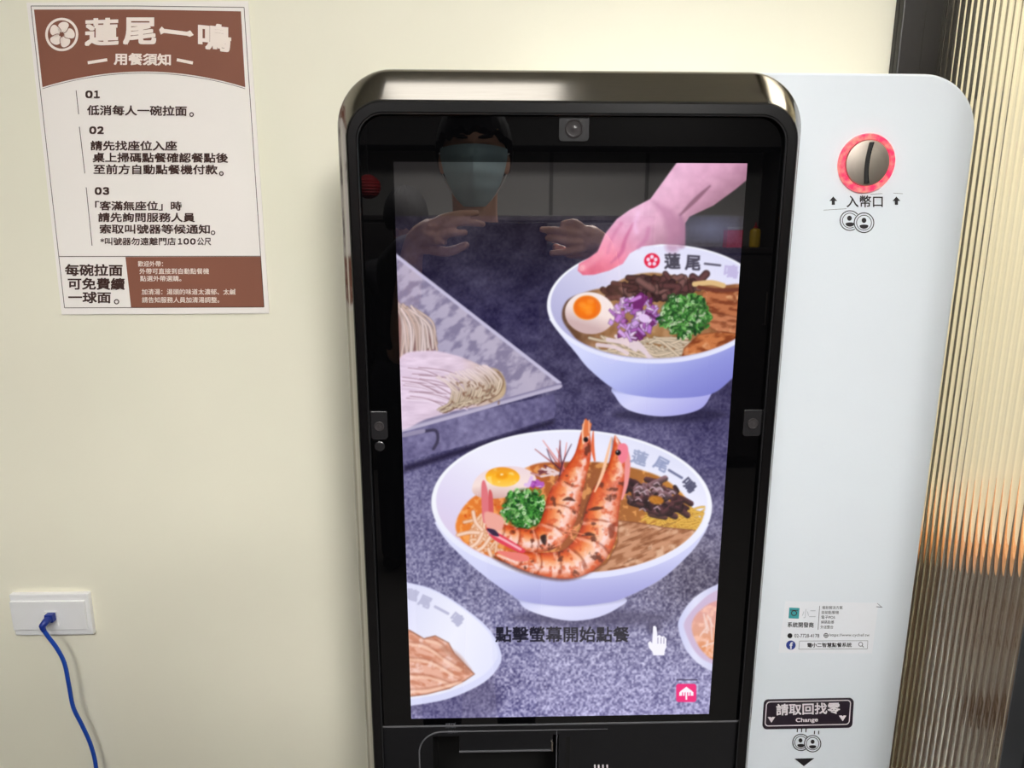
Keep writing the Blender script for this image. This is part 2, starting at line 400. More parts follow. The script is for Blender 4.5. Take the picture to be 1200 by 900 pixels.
def paint_picture():
    R = np.random.RandomState(5)
    s = Sheet(455, 180, 885, 852, 1.9)
    sl, X, Y = s.win(455, 180, 885, 852)
    # slate table, dark behind and paler in front, with a speckle that gets coarser in front
    n1 = fbm(X, Y, 70, 1); n2 = fbm(X, Y * 1.5, 16, 4); n3 = fbm(X, Y, 2.1, 7, 2)
    c = ramp(Y, [(253, (36, 32, 42)), (300, (40, 36, 54)), (370, (48, 43, 76)), (440, (56, 51, 84)), (520, (82, 77, 116)),
                 (600, (110, 106, 144)), (690, (130, 127, 162)), (760, (138, 135, 172)), (842, (154, 150, 194))])
    c = mixc(c, (96, 90, 112), np.clip(np.exp(-((X - 815) / 75) ** 2 - ((Y - 670) / 60) ** 2) * .9, 0, 1))
    c = mixc(c, (112, 106, 142), np.clip(np.exp(-((X - 560) / 60) ** 2 - ((Y - 800) / 26) ** 2) * .55, 0, 1))
    amp = np.interp(Y, [253, 420, 600, 760, 842], [9, 18, 46, 86, 90])
    c = c + ((n1 - .5) * np.interp(Y, [253, 420, 700], [26, 60, 40]) + (n2 - .5) * np.interp(Y, [253, 420, 700], [22, 55, 26]))[..., None]
    c = c + ((n3 - .5) * 2 * amp)[..., None] * (1, 1, .9)
    # dark band along the top, with the room's reflected wall seam painted in
    top = mixc(np.full(c.shape, (30, 28, 28.)), (24, 22, 22), np.clip((X - 756) / 14, 0, 1))
    top = mixc(top, (14, 12, 12), np.exp(-((X - 762) / 4.5) ** 2))
    c = mixc(c, top, np.clip((253 - Y) / 1.5 + .5, 0, 1))
    c = mixc(c, (88, 92, 120), np.clip(1 - np.abs(X - 833) / 34, 0, 1) ** .4 * np.clip(1 - np.abs(Y - 268) / 17, 0, 1) ** .4 * .85)  # bluish reflection of the kitchen painted into the picture
    s.a[sl] = c
    # ---- steel tray of fresh noodles, left
    s.poly([(455, 548), (473, 541), (560, 518), (649, 490), (652, 478), (649, 462), (455, 505)],
           lambda X, Y, d: ramp(X, [(470, (112, 106, 146)), (560, (122, 116, 154)), (650, (96, 90, 130))]) + ((fbm(X, Y, 5, 3) - .5) * 60)[..., None])
    s.poly([(473, 546), (650, 491), (649, 497), (473, 554)], (30, 24, 50), .8, 5)
    s.poly([(455, 292), (466, 300), (656, 448), (656, 456), (455, 505)], lambda X, Y, d: mixc(
        ramp(X - .9 * (Y - 380), [(380, (134, 126, 158)), (470, (168, 160, 188)), (560, (186, 176, 198)), (650, (156, 148, 176))]), (96, 88, 122),
        np.clip((fbm(X + Y * .5, Y, 9, 5) - .40) * 2.2, 0, .55)))
    s.tube([(455, 292), (466, 301), (656, 449)], 2.0, (196, 190, 218), smooth=False)
    s.tube([(656, 452), (560, 479), (455, 508)], 3.0, lambda t, q, X, Y: mixc(np.full(X.shape + (3,), (186., 178, 204)), (120, 112, 146), np.clip(q, 0, 1)), smooth=False)
    s.poly([(460, 352), (472, 358), (490, 366), (506, 384), (512, 398), (508, 412), (490, 414), (466, 422)], (138, 102, 100), smooth=True, soft=2)
    for k in range(46):     # upper bundle
        a = R.rand(); b = np.clip(a + R.randn() * .12, 0, 1)
        x0, y0 = 464 + a * 22, 358 + a * 8 + R.randn() * 3; x1, y1 = 470 + b * 42, 420 - b * 16 + R.randn() * 3
        t = R.rand(); base = np.array((206, 176, 164)) * (1 - t) + np.array((242, 222, 222)) * t
        s.tube([(x0, y0), (x0 * .45 + x1 * .55 + 5 + R.randn() * 2, y0 * .6 + y1 * .4), (x1, y1)], 1.5, (lambda c0: lambda T, q, X, Y: c0 * (1 - .42 * np.clip(np.abs(q), 0, 1)[..., None] ** 2))(base))
    s.poly([(466, 424), (500, 411), (536, 417), (566, 429), (583, 433), (592, 446), (590, 464), (568, 475), (535, 481), (500, 491), (466, 500)],
           lambda X, Y, d: ramp(X, [(470, (226, 204, 226)), (540, (222, 200, 218)), (590, (186, 160, 128))]) + ((fbm(X * .4, Y * 2, 6, 2) - .5) * 46)[..., None], smooth=True, soft=2)
    for k in range(34):     # long strands lying to the left
        y0 = 428 + R.rand() * 62; x0 = 466 + R.rand() * 30; x1 = x0 + 40 + R.rand() * 40
        y1 = y0 + 10 + R.rand() * 12
        if y1 > 486 - (x1 - 500) * .1: continue
        s.tube([(x0, y0), ((x0 + x1) / 2, y0 + (y1 - y0) * .25), (x1, y1)], .55, (150, 116, 130), .75)
        s.tube([(x0, y0 + 1.6), ((x0 + x1) / 2, y0 + 1.6 + (y1 - y0) * .25), (x1, y1 + 1.6)], .8, (240, 222, 240), .8)
    for k in range(30):     # looped ends at the right
        t = k / 29; x0 = 527 + t * 58; y0 = 483 - t * 14 + R.randn() * 1.5
        base = np.array((226, 202, 176)) + R.randn() * 12
        s.tube([(x0 - 14, y0 - 2), (x0 - 2, y0 - 8), (x0 + 3, y0 - 22 + R.randn() * 3), (x0 - 3, y0 - 33 + R.rand() * 6), (x0 - 15, y0 - 40)], 1.25,
               lambda T, q, X, Y: mixc(base * (1 - .5 * np.clip(np.abs(q), 0, 1)[..., None] ** 2), (236, 216, 226), np.clip(T * 1.3 - .5, 0, 1)), .9)
        s.tube([(x0 - 12, y0), (x0, y0 - 8), (x0 + 5, y0 - 22), (x0 - 1, y0 - 33)], .5, (112, 82, 64), .8)
    for k in range(26):
        x0 = 528 + R.rand() * 58; y0 = 448 + R.rand() * 30
        s.ell(x0, y0, 1.2, 2.6, (128, 94, 76), R.rand() * 3, .7, 1.2)
    s.tube([(473, 511), (500, 505), (511, 505), (513, 516), (508, 526)], 1.8, (66, 60, 86))
    s.tube([(473, 510), (496, 505)], 2.6, (150, 142, 172))
    # ---- bowls
    def bowl(body, foot, rim, rot, shade, footshade, inner, rw):
        cx, cy, rx, ry = rim
        s.poly(foot, footshade, smooth=True)
        s.poly(np.concatenate([spline(body, False), [(cx + rx * .6, cy), (cx - rx * .6, cy)]]), shade)
        s.ell(cx, cy, rx, ry, lambda X, Y, d: mixc(np.full(X.shape + (3,), (246., 247, 255)), (224, 226, 252), np.clip((Y - cy) / ry, 0, 1)), rot)
        s.ell(cx, cy - rw * .35, rx - rw, ry - rw * .8, inner, rot, soft=1.2)
    # upper bowl
    cB = lambda p: crop(p, 620, 180, 2.8115)
    s.ell(785, 486, 66, 9, (26, 22, 48), 0, .55, 8)
    bowl(cB([(66, 545), (100, 592), (150, 652), (200, 712), (285, 778), (370, 800), (480, 806), (600, 792), (668, 742), (720, 690), (760, 600)]),
         cB([(284, 765), (284, 800), (330, 846), (440, 866), (555, 846), (598, 798), (610, 740), (440, 720)]),
         (770, 356, 129, 70), -.02,
         lambda X, Y, d: ramp((X - 650) * .5 + (Y - 400), [(-40, (224, 226, 252)), (30, (212, 216, 252)), (80, (184, 190, 242)), (120, (146, 150, 222)), (160, (124, 126, 206))]),
         lambda X, Y, d: ramp((X - 720) * .6 + (Y - 455), [(0, (200, 204, 252)), (30, (212, 212, 250)), (90, (164, 162, 230))]) - (np.clip(1 - np.abs(Y - 457 - (X - 776) ** 2 * -.0016 - 4) / 5, 0, 1) * 40)[..., None],
         lambda X, Y, d: ramp(X * .6 - (Y - 350), [(330, (168, 166, 210)), (420, (202, 200, 232)), (500, (234, 232, 252)), (560, (222, 222, 248))]), 4.2)
    s.clip = lambda X, Y: np.clip(.5 - Sheet.sd_ell(X, Y, 770, 354.5, 123.5, 65, -.02) / 1.2, 0, 1)
    s.poly(cB([(108, 530), (130, 480), (200, 452), (260, 438), (330, 404), (400, 392), (470, 400), (560, 415), (640, 432), (720, 455), (740, 700), (420, 720), (200, 640), (130, 580)]),
           lambda X, Y, d: ramp(X, [(660, (104, 76, 62)), (700, (150, 108, 74)), (760, (164, 122, 80)), (860, (150, 96, 60))]) + ((fbm(X, Y, 9, 6) - .5) * 70)[..., None], smooth=True, soft=2)
    for k in range(90):     # mushrooms
        x, y = 712 + R.rand() * 102, 320 + R.rand() * 26 + 4
        if y < 341 - (x - 700) * .22 and x < 760: continue
        s.tube([(x, y), (x + R.randn() * 6, y + R.randn() * 4), (x + R.randn() * 10, y + R.randn() * 5)], 2.2 + R.rand() * 2.4,
               (lambda c0: lambda T, q, X, Y: mixc(np.full(X.shape + (3,), c0), c0 * .45, np.clip(np.abs(q), 0, 1) ** 2))(np.array([(98., 58, 58), (66, 36, 38), (128, 88, 84), (84, 48, 46)][R.randint(4)])), .95)
    for k in range(64):     # noodles under the front edge
        x = 686 + R.rand() * 108; y = 394 + R.rand() * 26
        s.tube([(x, y), (x + 14 + R.randn() * 4, y + 4 + R.randn() * 3), (x + 30 + R.rand() * 12, y + 6 + R.randn() * 6)], 1.3 + R.rand() * .6,
               lambda T, q, X, Y: np.array((226, 204, 178)) * (1 - .45 * np.clip(np.abs(q), 0, 1)[..., None] ** 2), .95)
    for k, (a, b) in enumerate([((712, 398), (745, 410)), ((722, 394), (768, 424)), ((735, 395), (760, 418)), ((700, 404), (735, 414))]):
        s.tube([a, ((a[0] + b[0]) / 2 + 3, (a[1] + b[1]) / 2 - 2), b], 2.3, (226, 206, 214), .95)
    # egg half
    s.ell(691.5, 367, 29.5, 24.5, lambda X, Y, d: ramp(Y - .3 * X, [(130, (246, 232, 232)), (158, (244, 226, 222)), (176, (206, 176, 176))]), .12)
    s.ell(688, 360.5, 16.5, 14.5, lambda X, Y, d: ramp(d, [(-14, (255, 150, 40)), (-7, (246, 120, 20)), (-2, (236, 112, 30)), (0, (244, 170, 90))]))
    for (x, y) in ((682, 357), (692, 353), (690, 366)): s.ell(x, y, 4, 3, (255, 160, 60), 0, .5, 3)
    # meat slices at the right
    def meat(pts, a, b, ang, hi=(232, 176, 128)):
        ca, sa = math.cos(ang), math.sin(ang)
        def col(X, Y, d):
            u = X * ca + Y * sa; v = -X * sa + Y * ca
            f = fbm(u * .35, v, 4, 9); g = fbm(u, v, 9, 3)
            c = mixc(np.full(X.shape + (3,), np.array(a, float)), b, np.clip((f - .45) * 4.5, 0, 1))
            c = mixc(c, hi, np.clip((g - .56) * 5, 0, .8))
            return mixc(c, (96, 44, 22), np.clip(1 + d / 2.0, 0, 1) * .7)
        s.poly(pts, col, smooth=False, soft=1)
    meat(cB([(570, 455), (640, 440), (720, 450), (720, 560), (640, 540), (585, 520), (568, 480)]), (186, 112, 72), (128, 62, 34), .1)
    meat(cB([(590, 520), (650, 530), (720, 545), (720, 610), (640, 600), (590, 570)]), (196, 124, 86), (140, 76, 46), .1)
    meat(cB([(510, 640), (560, 595), (640, 585), (720, 600), (720, 700), (560, 720), (495, 700)]), (200, 120, 70), (132, 62, 28), -.1, (236, 178, 134))
    s.tube(cB([(545, 430), (600, 425), (640, 435)]), 3, (222, 186, 130)); s.tube(cB([(560, 440), (620, 450), (700, 447)]), 2.2, (112, 56, 40))
    # red onion
    for k in range(110):
        a = R.rand() * 6.28; r = math.sqrt(R.rand()); x = 744 + 29 * r * math.cos(a); y = 372 + 24 * r * math.sin(a) - (x - 744) * .1
        q = R.rand() * 3; l, w = 3 + R.rand() * 5, 1.6 + R.rand() * 2.4
        cc = [(206, 160, 226), (234, 206, 240), (186, 120, 206), (120, 44, 116), (170, 96, 180), (226, 190, 236)][R.randint(6)]
        d = np.array((math.cos(q), math.sin(q))) * l; e = np.array((-math.sin(q), math.cos(q))) * w; o = np.array((x, y))
        s.poly([o - d - e, o + d - e * .6, o + d * .8 + e, o - d * .9 + e * .8], (lambda c0: lambda X, Y, dd: mixc(np.full(X.shape + (3,), np.array(c0, float)), np.array(c0) * .55, np.clip(1 + dd / 1.2, 0, 1)))(cc))
    s.ell(755, 373, 7, 5, (226, 198, 238), .3); s.poly([(741, 350), (751, 342), (760, 348), (752, 362), (742, 362)], (112, 36, 106)); s.tube([(741, 352), (750, 348)], 2, (196, 130, 210))
    # spring onion
    def scallion(cx, cy, rx, ry, n, dim=1.):
        s.ell(cx, cy, rx * .94, ry * .94, (36, 78, 34), 0, .9, 5)
        for k in range(n):
            a = R.rand() * 6.28; r = math.sqrt(R.rand()) * (1 + .07 * math.sin(a * 5)); x = cx + rx * r * math.cos(a); y = cy + ry * r * math.sin(a)
            g = np.array([(74, 152, 60), (104, 182, 82), (44, 108, 42), (142, 206, 118), (58, 128, 50), (206, 232, 186), (30, 84, 34)][R.randint(7)]) * dim
            q = R.rand() * 3
            if R.rand() < .35: s.ring(x, y, 1.5 + R.rand() * 1.2, 1.0 + R.rand() * 1.0, 1.1, g, q)
            else: s.tube([(x, y), (x + 3.4 * math.cos(q), y + 3.4 * math.sin(q))], 1.0 + R.rand() * .8, lambda T, z, X, Y: g * (1 - .5 * np.clip(z * .5 + .5, 0, 1)[..., None]), smooth=False)
    scallion(803, 369, 30, 25, 380)
    s.clip = None
    # lettering on the bowl: crest and name
    s.ell(764, 305.5, 9.2, 8.8, (226, 34, 70))
    for k in range(5): s.ell(764 + 4.6 * math.sin(k * 1.2566), 305.5 - 4.5 * math.cos(k * 1.2566), 2.2, 2.4, (246, 220, 240))
    s.text('蓮', 788, 306, 19, 19, (66, 62, 76), .0, .95, .03); s.text('尾', 812, 308, 18, 18, (66, 62, 78), .06, .95, .03)
    s.tube([(826, 309), (844, 311)], 1.2, (84, 80, 98)); s.text('鳴', 857, 318, 17, 16, (196, 186, 226), .12, 1, .04)
    # hand holding the bowl's far edge
    hand = [(797, 185), (762, 233), (737.4, 246), (723, 256.5), (709, 274), (700, 295), (689, 303), (678.5, 309), (677, 317), (683, 322.5), (696, 322), (714, 317), (730, 309),
            (738, 297), (752, 289), (775, 286), (803, 287), (803, 262), (808, 254), (836, 241), (862, 222), (885, 203), (885, 185)]
    def skin(X, Y, d):
        v = (X - 797) * .62 + (Y - 192) * .78
        c = ramp(v, [(-60, (242, 184, 214)), (-10, (240, 190, 220)), (30, (226, 170, 200)), (62, (172, 122, 146)), (90, (104, 80, 100))])
        h = np.clip((770 - X) / 40, 0, 1)
        c = mixc(c, ramp(Y - (X - 700) * .25, [(235, (236, 184, 216)), (265, (232, 164, 196)), (300, (240, 138, 166)), (320, (228, 112, 138))]), h)
        return c + ((fbm(X, Y, 9, 8) - .5) * 26)[..., None]
    s.poly(hand, skin, soft=1)
    s.tube([(832, 218), (815, 234), (797, 252)], [1, 2.6, 1], (120, 74, 96), .75, 2); s.tube([(797, 252), (800, 268), (799, 287)], [2, 3.5, 4], (160, 104, 140), .6, 4)
    s.tube([(765, 236), (783, 252), (790, 268), (788, 288)], [1, 7, 9, 8], (176, 112, 150), .55, 7)
    s.tube([(742, 262), (733, 280), (728, 296), (716, 308)], [1, 2, 2.5, 1], (196, 92, 140), .6, 3); s.tube([(728, 262), (718, 278), (712, 296)], 1.6, (206, 112, 158), .5, 4)
    s.tube([(748, 250), (744, 262), (746, 272)], 2.5, (246, 200, 236), .5, 4); s.tube([(760, 268), (757, 280), (748, 290)], 2, (196, 112, 160), .5, 4)
    s.tube([(705, 296), (694, 306), (684, 313)], 4, (250, 168, 186), .45, 5); s.ell(682, 314, 3.4, 4.2, (250, 186, 196), .7, .6, 2)
    # ---- main bowl
    cM = lambda p: crop(p, 490, 480, 3.3333)
    s.ell(690, 724, 92, 11, (70, 64, 92), 0, .6, 12)
    bowl(cM([(64, 440), (82, 472), (130, 533), (250, 643), (390, 738), (500, 762), (600, 768), (700, 760), (800, 738), (950, 662), (1062, 562), (1112, 494), (1136, 448)]),
         cM([(386, 722), (394, 748), (420, 778), (500, 808), (600, 825), (700, 812), (785, 772), (804, 735), (600, 700)]),
         (670, 591, 164.5, 87.5), .02,
         lambda X, Y, d: ramp((X - 520) * .12 + (Y - 600), [(-20, (226, 226, 250)), (40, (222, 224, 252)), (85, (206, 208, 246)), (112, (176, 176, 228)), (140, (150, 148, 210))]),
         lambda X, Y, d: ramp((X - 610) * .35 + (Y - 700), [(0, (202, 204, 246)), (25, (228, 228, 254)), (60, (210, 210, 246))]) - (np.clip(1 - np.abs(Y - 709 + (X - 670) ** 2 * .0018) / 4, 0, 1) * 34)[..., None],
         lambda X, Y, d: ramp(X * .5 - Y * .9, [(-330, (222, 200, 226)), (-270, (224, 214, 242)), (-200, (240, 238, 254)), (-120, (236, 236, 254)), (-60, (218, 220, 246))]), 5.5)
    s.clip = lambda X, Y: np.clip(.5 - Sheet.sd_ell(X, Y, 670, 589.2, 156.5, 81.6, .02) / 1.4, 0, 1)
    s.poly(cM([(148, 440), (205, 350), (330, 280), (450, 215), (560, 205), (700, 205), (830, 225), (960, 270), (1050, 350), (1082, 440), (1070, 500), (1000, 600), (800, 690), (500, 690), (270, 610), (170, 510)]),
           lambda X, Y, d: mixc(ramp(X, [(535, (238, 134, 52)), (590, (214, 112, 52)), (680, (150, 82, 46)), (770, (178, 112, 48)), (812, (228, 160, 70))]), (255, 184, 110), np.clip((fbm(X, Y, 6, 2) - .56) * 6, 0, .6)), smooth=True, soft=2)
    for k in range(70):
        x, y = 537 + R.rand() * 60, 590 + R.rand() * 64
        if ((x - 676) / 140) ** 2 + ((y - 606) / 66) ** 2 > 1: continue
        s.ell(x, y, .8 + R.rand() * 1.6, .7 + R.rand() * 1.2, [(250, 170, 90), (196, 70, 22), (226, 96, 34)][R.randint(3)], 0, .8)
    for k in range(30):     # noodles, left
        x, y = 538 + R.rand() * 44, 600 + R.rand() * 52
        if ((x - 676) / 136) ** 2 + ((y - 606) / 64) ** 2 > 1: continue
        s.tube([(x, y), (x + 6 + R.randn() * 8, y + 8 * R.randn()), (x + 12 + R.randn() * 10, y + 8 + R.randn() * 10)], 1.7 + R.rand() * .7,
               lambda T, q, X, Y: mixc(np.full(X.shape + (3,), (246., 206, 176)), (196, 120, 74), np.clip(np.abs(q), 0, 1) ** 2), .95)
    for p in ([(156, 490), (200, 480), (250, 482)], [(190, 545), (230, 520), (255, 470), (262, 430)], [(205, 560), (250, 540), (280, 500)], [(215, 400), (225, 440), (250, 470)], [(275, 545), (290, 580), (310, 600)], [(250, 560), (262, 590)]):
        s.tube(cM(p), 2.6, lambda T, q, X, Y: mixc(np.full(X.shape + (3,), (250., 216, 194)), (206, 134, 92), np.clip(np.abs(q), 0, 1) ** 2))
    for k in range(70):     # yellow noodles, right
        x, y = 748 + R.rand() * 62, 596 + R.rand() * 24 + 2
        s.tube([(x, y), (x + 16, y - 4 + R.randn() * 3), (x + 30, y + R.randn() * 5)], 1.2, lambda T, q, X, Y: mixc(np.full(X.shape + (3,), (240., 196, 92)), (168, 110, 30), np.clip(np.abs(q), 0, 1) ** 2), .95)
    for k in range(60):     # wood-ear, right
        a = R.rand() * 6.28; r = math.sqrt(R.rand()); x = 763 + 31 * r * math.cos(a); y = 582 + 21 * r * math.sin(a) + (x - 763) * .25
        c0 = np.array([(96., 56, 62), (66, 36, 44), (146, 108, 116), (116, 70, 72), (78, 44, 50)][R.randint(5)])
        s.tube([(x, y), (x + 4 + R.randn() * 5, y + R.randn() * 4), (x + 9 + R.randn() * 5, y + 1 + R.randn() * 5)], 1.8 + R.rand() * 2,
               (lambda c1: lambda T, q, X, Y: mixc(np.full(X.shape + (3,), c1), c1 * .4, np.clip(q * .6 + .4, 0, 1)))(c0), .95)
    for k in range(16):
        x, y = 742 + R.rand() * 44, 566 + R.rand() * 34
        s.tube([(x, y), (x + 4, y - 2), (x + 7, y + 1)], .8, (206, 180, 190), .8)
    s.ell(769, 586, 9, 5, (196, 122, 30), .2, .9, 2)
    # meat, right
    meat(cM([(780, 432), (860, 440), (960, 458), (1085, 470), (1062, 525), (1000, 580), (930, 640), (640, 700), (660, 640), (735, 600), (778, 520)]), (202, 146, 112), (158, 100, 66), -.35, (232, 190, 160))
    for k in range(34):
        x, y = 724 + R.rand() * 76, 616 + R.rand() * 46
        s.tube([(x, y), (x + 12, y - 5)], .5, (116, 66, 38), .6)
    meat(cM([(700, 640), (800, 610), (900, 640), (760, 690), (640, 690)]), (186, 112, 66), (136, 70, 36), -.2)
    # egg
    s.poly(cM([(212, 320), (222, 275), (262, 240), (330, 222), (405, 226), (450, 250), (458, 285), (400, 318), (330, 345), (250, 345)]), lambda X, Y, d: ramp(Y + d * -.2, [(545, (238, 214, 222)), (570, (248, 226, 220)), (584, (214, 172, 168))]), smooth=True)
    s.ell(589, 559, 20, 11.5, lambda X, Y, d: mixc(ramp(Y, [(548, (236, 150, 40)), (558, (255, 184, 40)), (570, (255, 206, 90))]), (255, 226, 130), np.clip((fbm(X, Y, 5, 3) - .6) * 5, 0, .8)), .04)
    s.ell(588, 557.5, 7, 4, (240, 150, 20), 0, .8, 3); s.ell(588, 556, 2, 1.2, (255, 240, 190), 0, .9)
    for k in range(9): s.tube([(612 + R.rand() * 24, 568 + R.randn() * 2), (622 + R.rand() * 22, 566 + R.randn() * 3)], 2, [(184, 96, 190), (226, 190, 236), (146, 60, 150)][R.randint(3)])
    for k in range(14):
        x = 622 + R.rand() * 20; s.tube([(x, 545 + R.rand() * 14), (x + 8 + R.rand() * 12, 547 + R.rand() * 12)], 1.2, [(120, 62, 66), (196, 140, 140), (232, 206, 206)][R.randint(3)])
    scallion(614.5, 596, 26, 24, 320, 1.08)
    s.clip = None
    # prawns
    for k in range(9):
        a = cM([(600 - k * 6, 260)])[0]; b = cM([(470 + k * 16 + R.randn() * 8, 165 - k * 4 + R.randn() * 22)])[0]
        s.tube([a, ((a[0] + b[0]) / 2 + R.randn() * 3, (a[1] + b[1]) / 2), b], [.9, .7, .4], [(150, 60, 60), (226, 120, 110), (70, 40, 60)][k % 3], .9)
    def prawn(pts, wd, segs, seed, head):
        def col(t, q, X, Y):
            n = fbm(X, Y, 8, seed); n2 = fbm(X, Y, 3.5, seed + 2, 2)
            c = ramp(q, [(-1, (176, 74, 48)), (-.8, (226, 120, 80)), (-.45, (254, 204, 190)), (-.1, (252, 196, 164)), (.3, (244, 150, 92)), (.65, (226, 102, 48)), (.9, (190, 66, 32)), (1, (150, 44, 24))])
            c = mixc(c, (252, 222, 218), np.clip((n2 - .5) * 4, 0, .85) * np.clip(1.1 - np.abs(q + .3) * 1.6, 0, 1))
            c = mixc(c, (214, 84, 44), np.clip((fbm(X, Y, 5, seed + 4) - .52) * 5, 0, .7))
            for tt in segs: c = mixc(c, (130, 48, 28), np.exp(-((t - tt - .018 * q * q) / .0045) ** 2) * .6)
            for tt in segs: c = mixc(c, (255, 214, 200), np.exp(-((t - tt - .016 - .018 * q * q) / .009) ** 2) * .5)
            c = mixc(c, (206, 66, 36), np.clip((head - t) * 7, 0, 1) * np.clip((n - .34) * 3, 0, .6))
            c = mixc(c, (86, 40, 28), np.clip((n - .66) * 9, 0, .75))
            return c
        s.tube(pts, wd, col)
    p1 = cM([(655, 38), (652, 112), (640, 190), (605, 270), (572, 350), (552, 420), (520, 482), (470, 512), (400, 506), (330, 482), (275, 455)])
    prawn(p1, [1, 6.5, 10, 14.5, 19.5, 19.5, 17.5, 13.5, 13, 10, 4], (.36, .48, .60, .72, .82, .91), 3, .34)
    s.poly(cM([(655, 36), (640, 60), (648, 110), (670, 100), (678, 55)]), (226, 120, 70)); s.tube(cM([(650, 40), (642, 85), (646, 130)]), [.4, 1, 1.4], (250, 200, 170)); s.tube(cM([(668, 42), (668, 90)]), .8, (246, 180, 150))
    s.tube(cM([(684, 85), (682, 150), (690, 200)]), [.6, 2, 1], (232, 110, 70))
    s.poly(cM([(248, 290), (262, 282), (276, 350), (272, 430), (255, 440), (248, 380)]), (226, 120, 128), smooth=True); s.poly(cM([(276, 320), (290, 330), (294, 410), (278, 430)]), (212, 92, 96), smooth=True)
    s.poly(cM([(262, 400), (330, 420), (325, 470), (270, 460)]), (240, 170, 156), smooth=True, soft=2)
    p2 = cM([(770, 104), (782, 172), (772, 250), (738, 330), (718, 410), (702, 490), (660, 560), (590, 602), (500, 605), (420, 592), (350, 576), (308, 566)])
    s.tube([(x - 3, y + 3) for x, y in p2], [.5, 6, 10, 16, 19, 20.5, 20.5, 17, 13.5, 10.5, 6, 2], (70, 26, 14), .6, 4)
    prawn(p2, [1, 8, 12, 17, 19.5, 21.5, 21, 17.5, 14, 11, 6.5, 2.5], (.40, .50, .60, .70, .79, .88), 6, .36)
    s.tube(cM([(755, 108), (742, 165), (720, 250), (690, 320)]), [.5, 1.5, 2, 1], (250, 196, 160)); s.tube(cM([(806, 140), (818, 200), (812, 290), (796, 350)]), [2, 3.4, 2.5, 1], (240, 150, 150))
    s.poly(cM([(782, 140), (806, 132), (820, 150), (816, 190), (795, 210), (780, 180)]), (244, 130, 150), smooth=True)
    s.ell(*cM([(655, 117)])[0], 2.8, 3, (24, 16, 20)); s.ell(*cM([(781, 168)])[0], 3.2, 3.2, (24, 16, 20)); s.ell(*cM([(778, 164)])[0], .9, .9, (230, 220, 230))
    s.poly(cM([(268, 472), (285, 466), (400, 535), (418, 556), (390, 556), (300, 510)]), (226, 70, 90), smooth=True); s.tube(cM([(276, 478), (340, 512), (400, 546)]), 1.4, (250, 180, 190))
    s.poly(cM([(312, 560), (330, 552), (420, 566), (430, 590), (380, 590)]), (238, 130, 120), smooth=True); s.poly(cM([(268, 466), (300, 470), (316, 494), (290, 490)]), (60, 44, 70), smooth=True)
    for a, b in (((668, 392), (722, 384)), ((640, 492), (690, 490)), ((566, 354), (612, 356))): s.tube([*cM([a, ((a[0] + b[0]) / 2, a[1] - 6), b])], [.6, 2.2, .6], (70, 34, 26), .85)
    s.poly(cM([(744, 455), (768, 450), (764, 495), (748, 500)]), (120, 46, 30), .7, 2, True); s.poly(cM([(478, 495), (500, 490), (498, 528), (484, 520)]), (44, 30, 30), .9, 1.5, True)
    for k in range(16):
        x, y = cM([(545 + R.rand() * 90, 460 + R.rand() * 80)])[0]; s.tube([(x, y), (x + R.randn() * 7, y + R.randn() * 5)], .7, (244, 150, 110), .8)
    # name on the inside of the main bowl
    s.text('蓮', 749.5, 536.5, 19, 17, (158, 166, 198), .32, .95, .03); s.text('尾', 775, 544, 17, 16, (150, 158, 194), .48, .95, .03)
    s.tube([(784, 551), (799, 560)], 1.4, (112, 116, 150)); s.text('鳴', 808, 568.5, 17, 14, (76, 76, 104), .85, .95, .03)
    # ---- plate, lower left
    s.ell(500, 800, 92, 40, (60, 54, 92), .3, .5, 14)
    s.poly([(455, 680), (478, 682.7), (510, 691.7), (543, 711.7), (573, 737), (586.7, 763), (585, 780), (566.7, 800), (526.7, 818.5), (481.7, 827), (455, 830)], (218, 220, 250), smooth=True)
    s.poly([(455, 681), (478, 683.7), (509, 693), (541, 712.5), (570, 738), (583, 762), (580, 776), (562, 794), (524, 811), (481.7, 819), (455, 822)],
           lambda X, Y, d: ramp(X + Y * .4, [(750, (222, 223, 250)), (830, (242, 242, 255)), (900, (226, 228, 253))]), smooth=True, soft=1.5)
    meat([(455, 735), (480, 738), (497, 748), (510, 744.5), (526, 753), (533, 766), (543, 776), (556.7, 790), (545, 798), (527, 807), (500, 814), (455, 820)], (236, 180, 158), (206, 136, 108), .3, (250, 214, 204))
    for p in ([(480, 752), (500, 756), (520, 770), (540, 782)], [(480, 770), (505, 774), (530, 788)], [(480, 790), (505, 792), (528, 800)], [(480, 808), (505, 806), (540, 797)], [(500, 748), (515, 752), (524, 762)]):
        s.tube(p, 1.1, (164, 100, 78), .5, 2.5); s.tube([(x, y + 3) for x, y in p], 1.6, (255, 214, 190), .6, 2)
    s.tube([(520, 760), (535, 770), (548, 786)], 4, (176, 116, 92), .6, 5)
    for ch, x, y, r in (('蓮', 483, 697, .3), ('尾', 498, 705, .42), ('鳴', 536, 725.5, .7)): s.text(ch, x, y, 15, 14, (188, 188, 216), r, .95, .05)
    s.tube([(510, 711), (525, 719)], 1.6, (188, 188, 216))
    # ---- bowl, lower right
    s.poly([(885, 670), (840, 685), (813, 701), (797, 723), (795.5, 739), (807, 766), (833, 786), (885, 800)], lambda X, Y, d: ramp(X, [(795, (206, 208, 244)), (815, (226, 226, 250)), (850, (200, 200, 236))]), smooth=True)
    s.poly([(885, 680), (840, 692), (818, 708), (803, 727), (803, 740), (815, 764), (835, 778), (885, 790)], (206, 184, 214), smooth=True, soft=2)
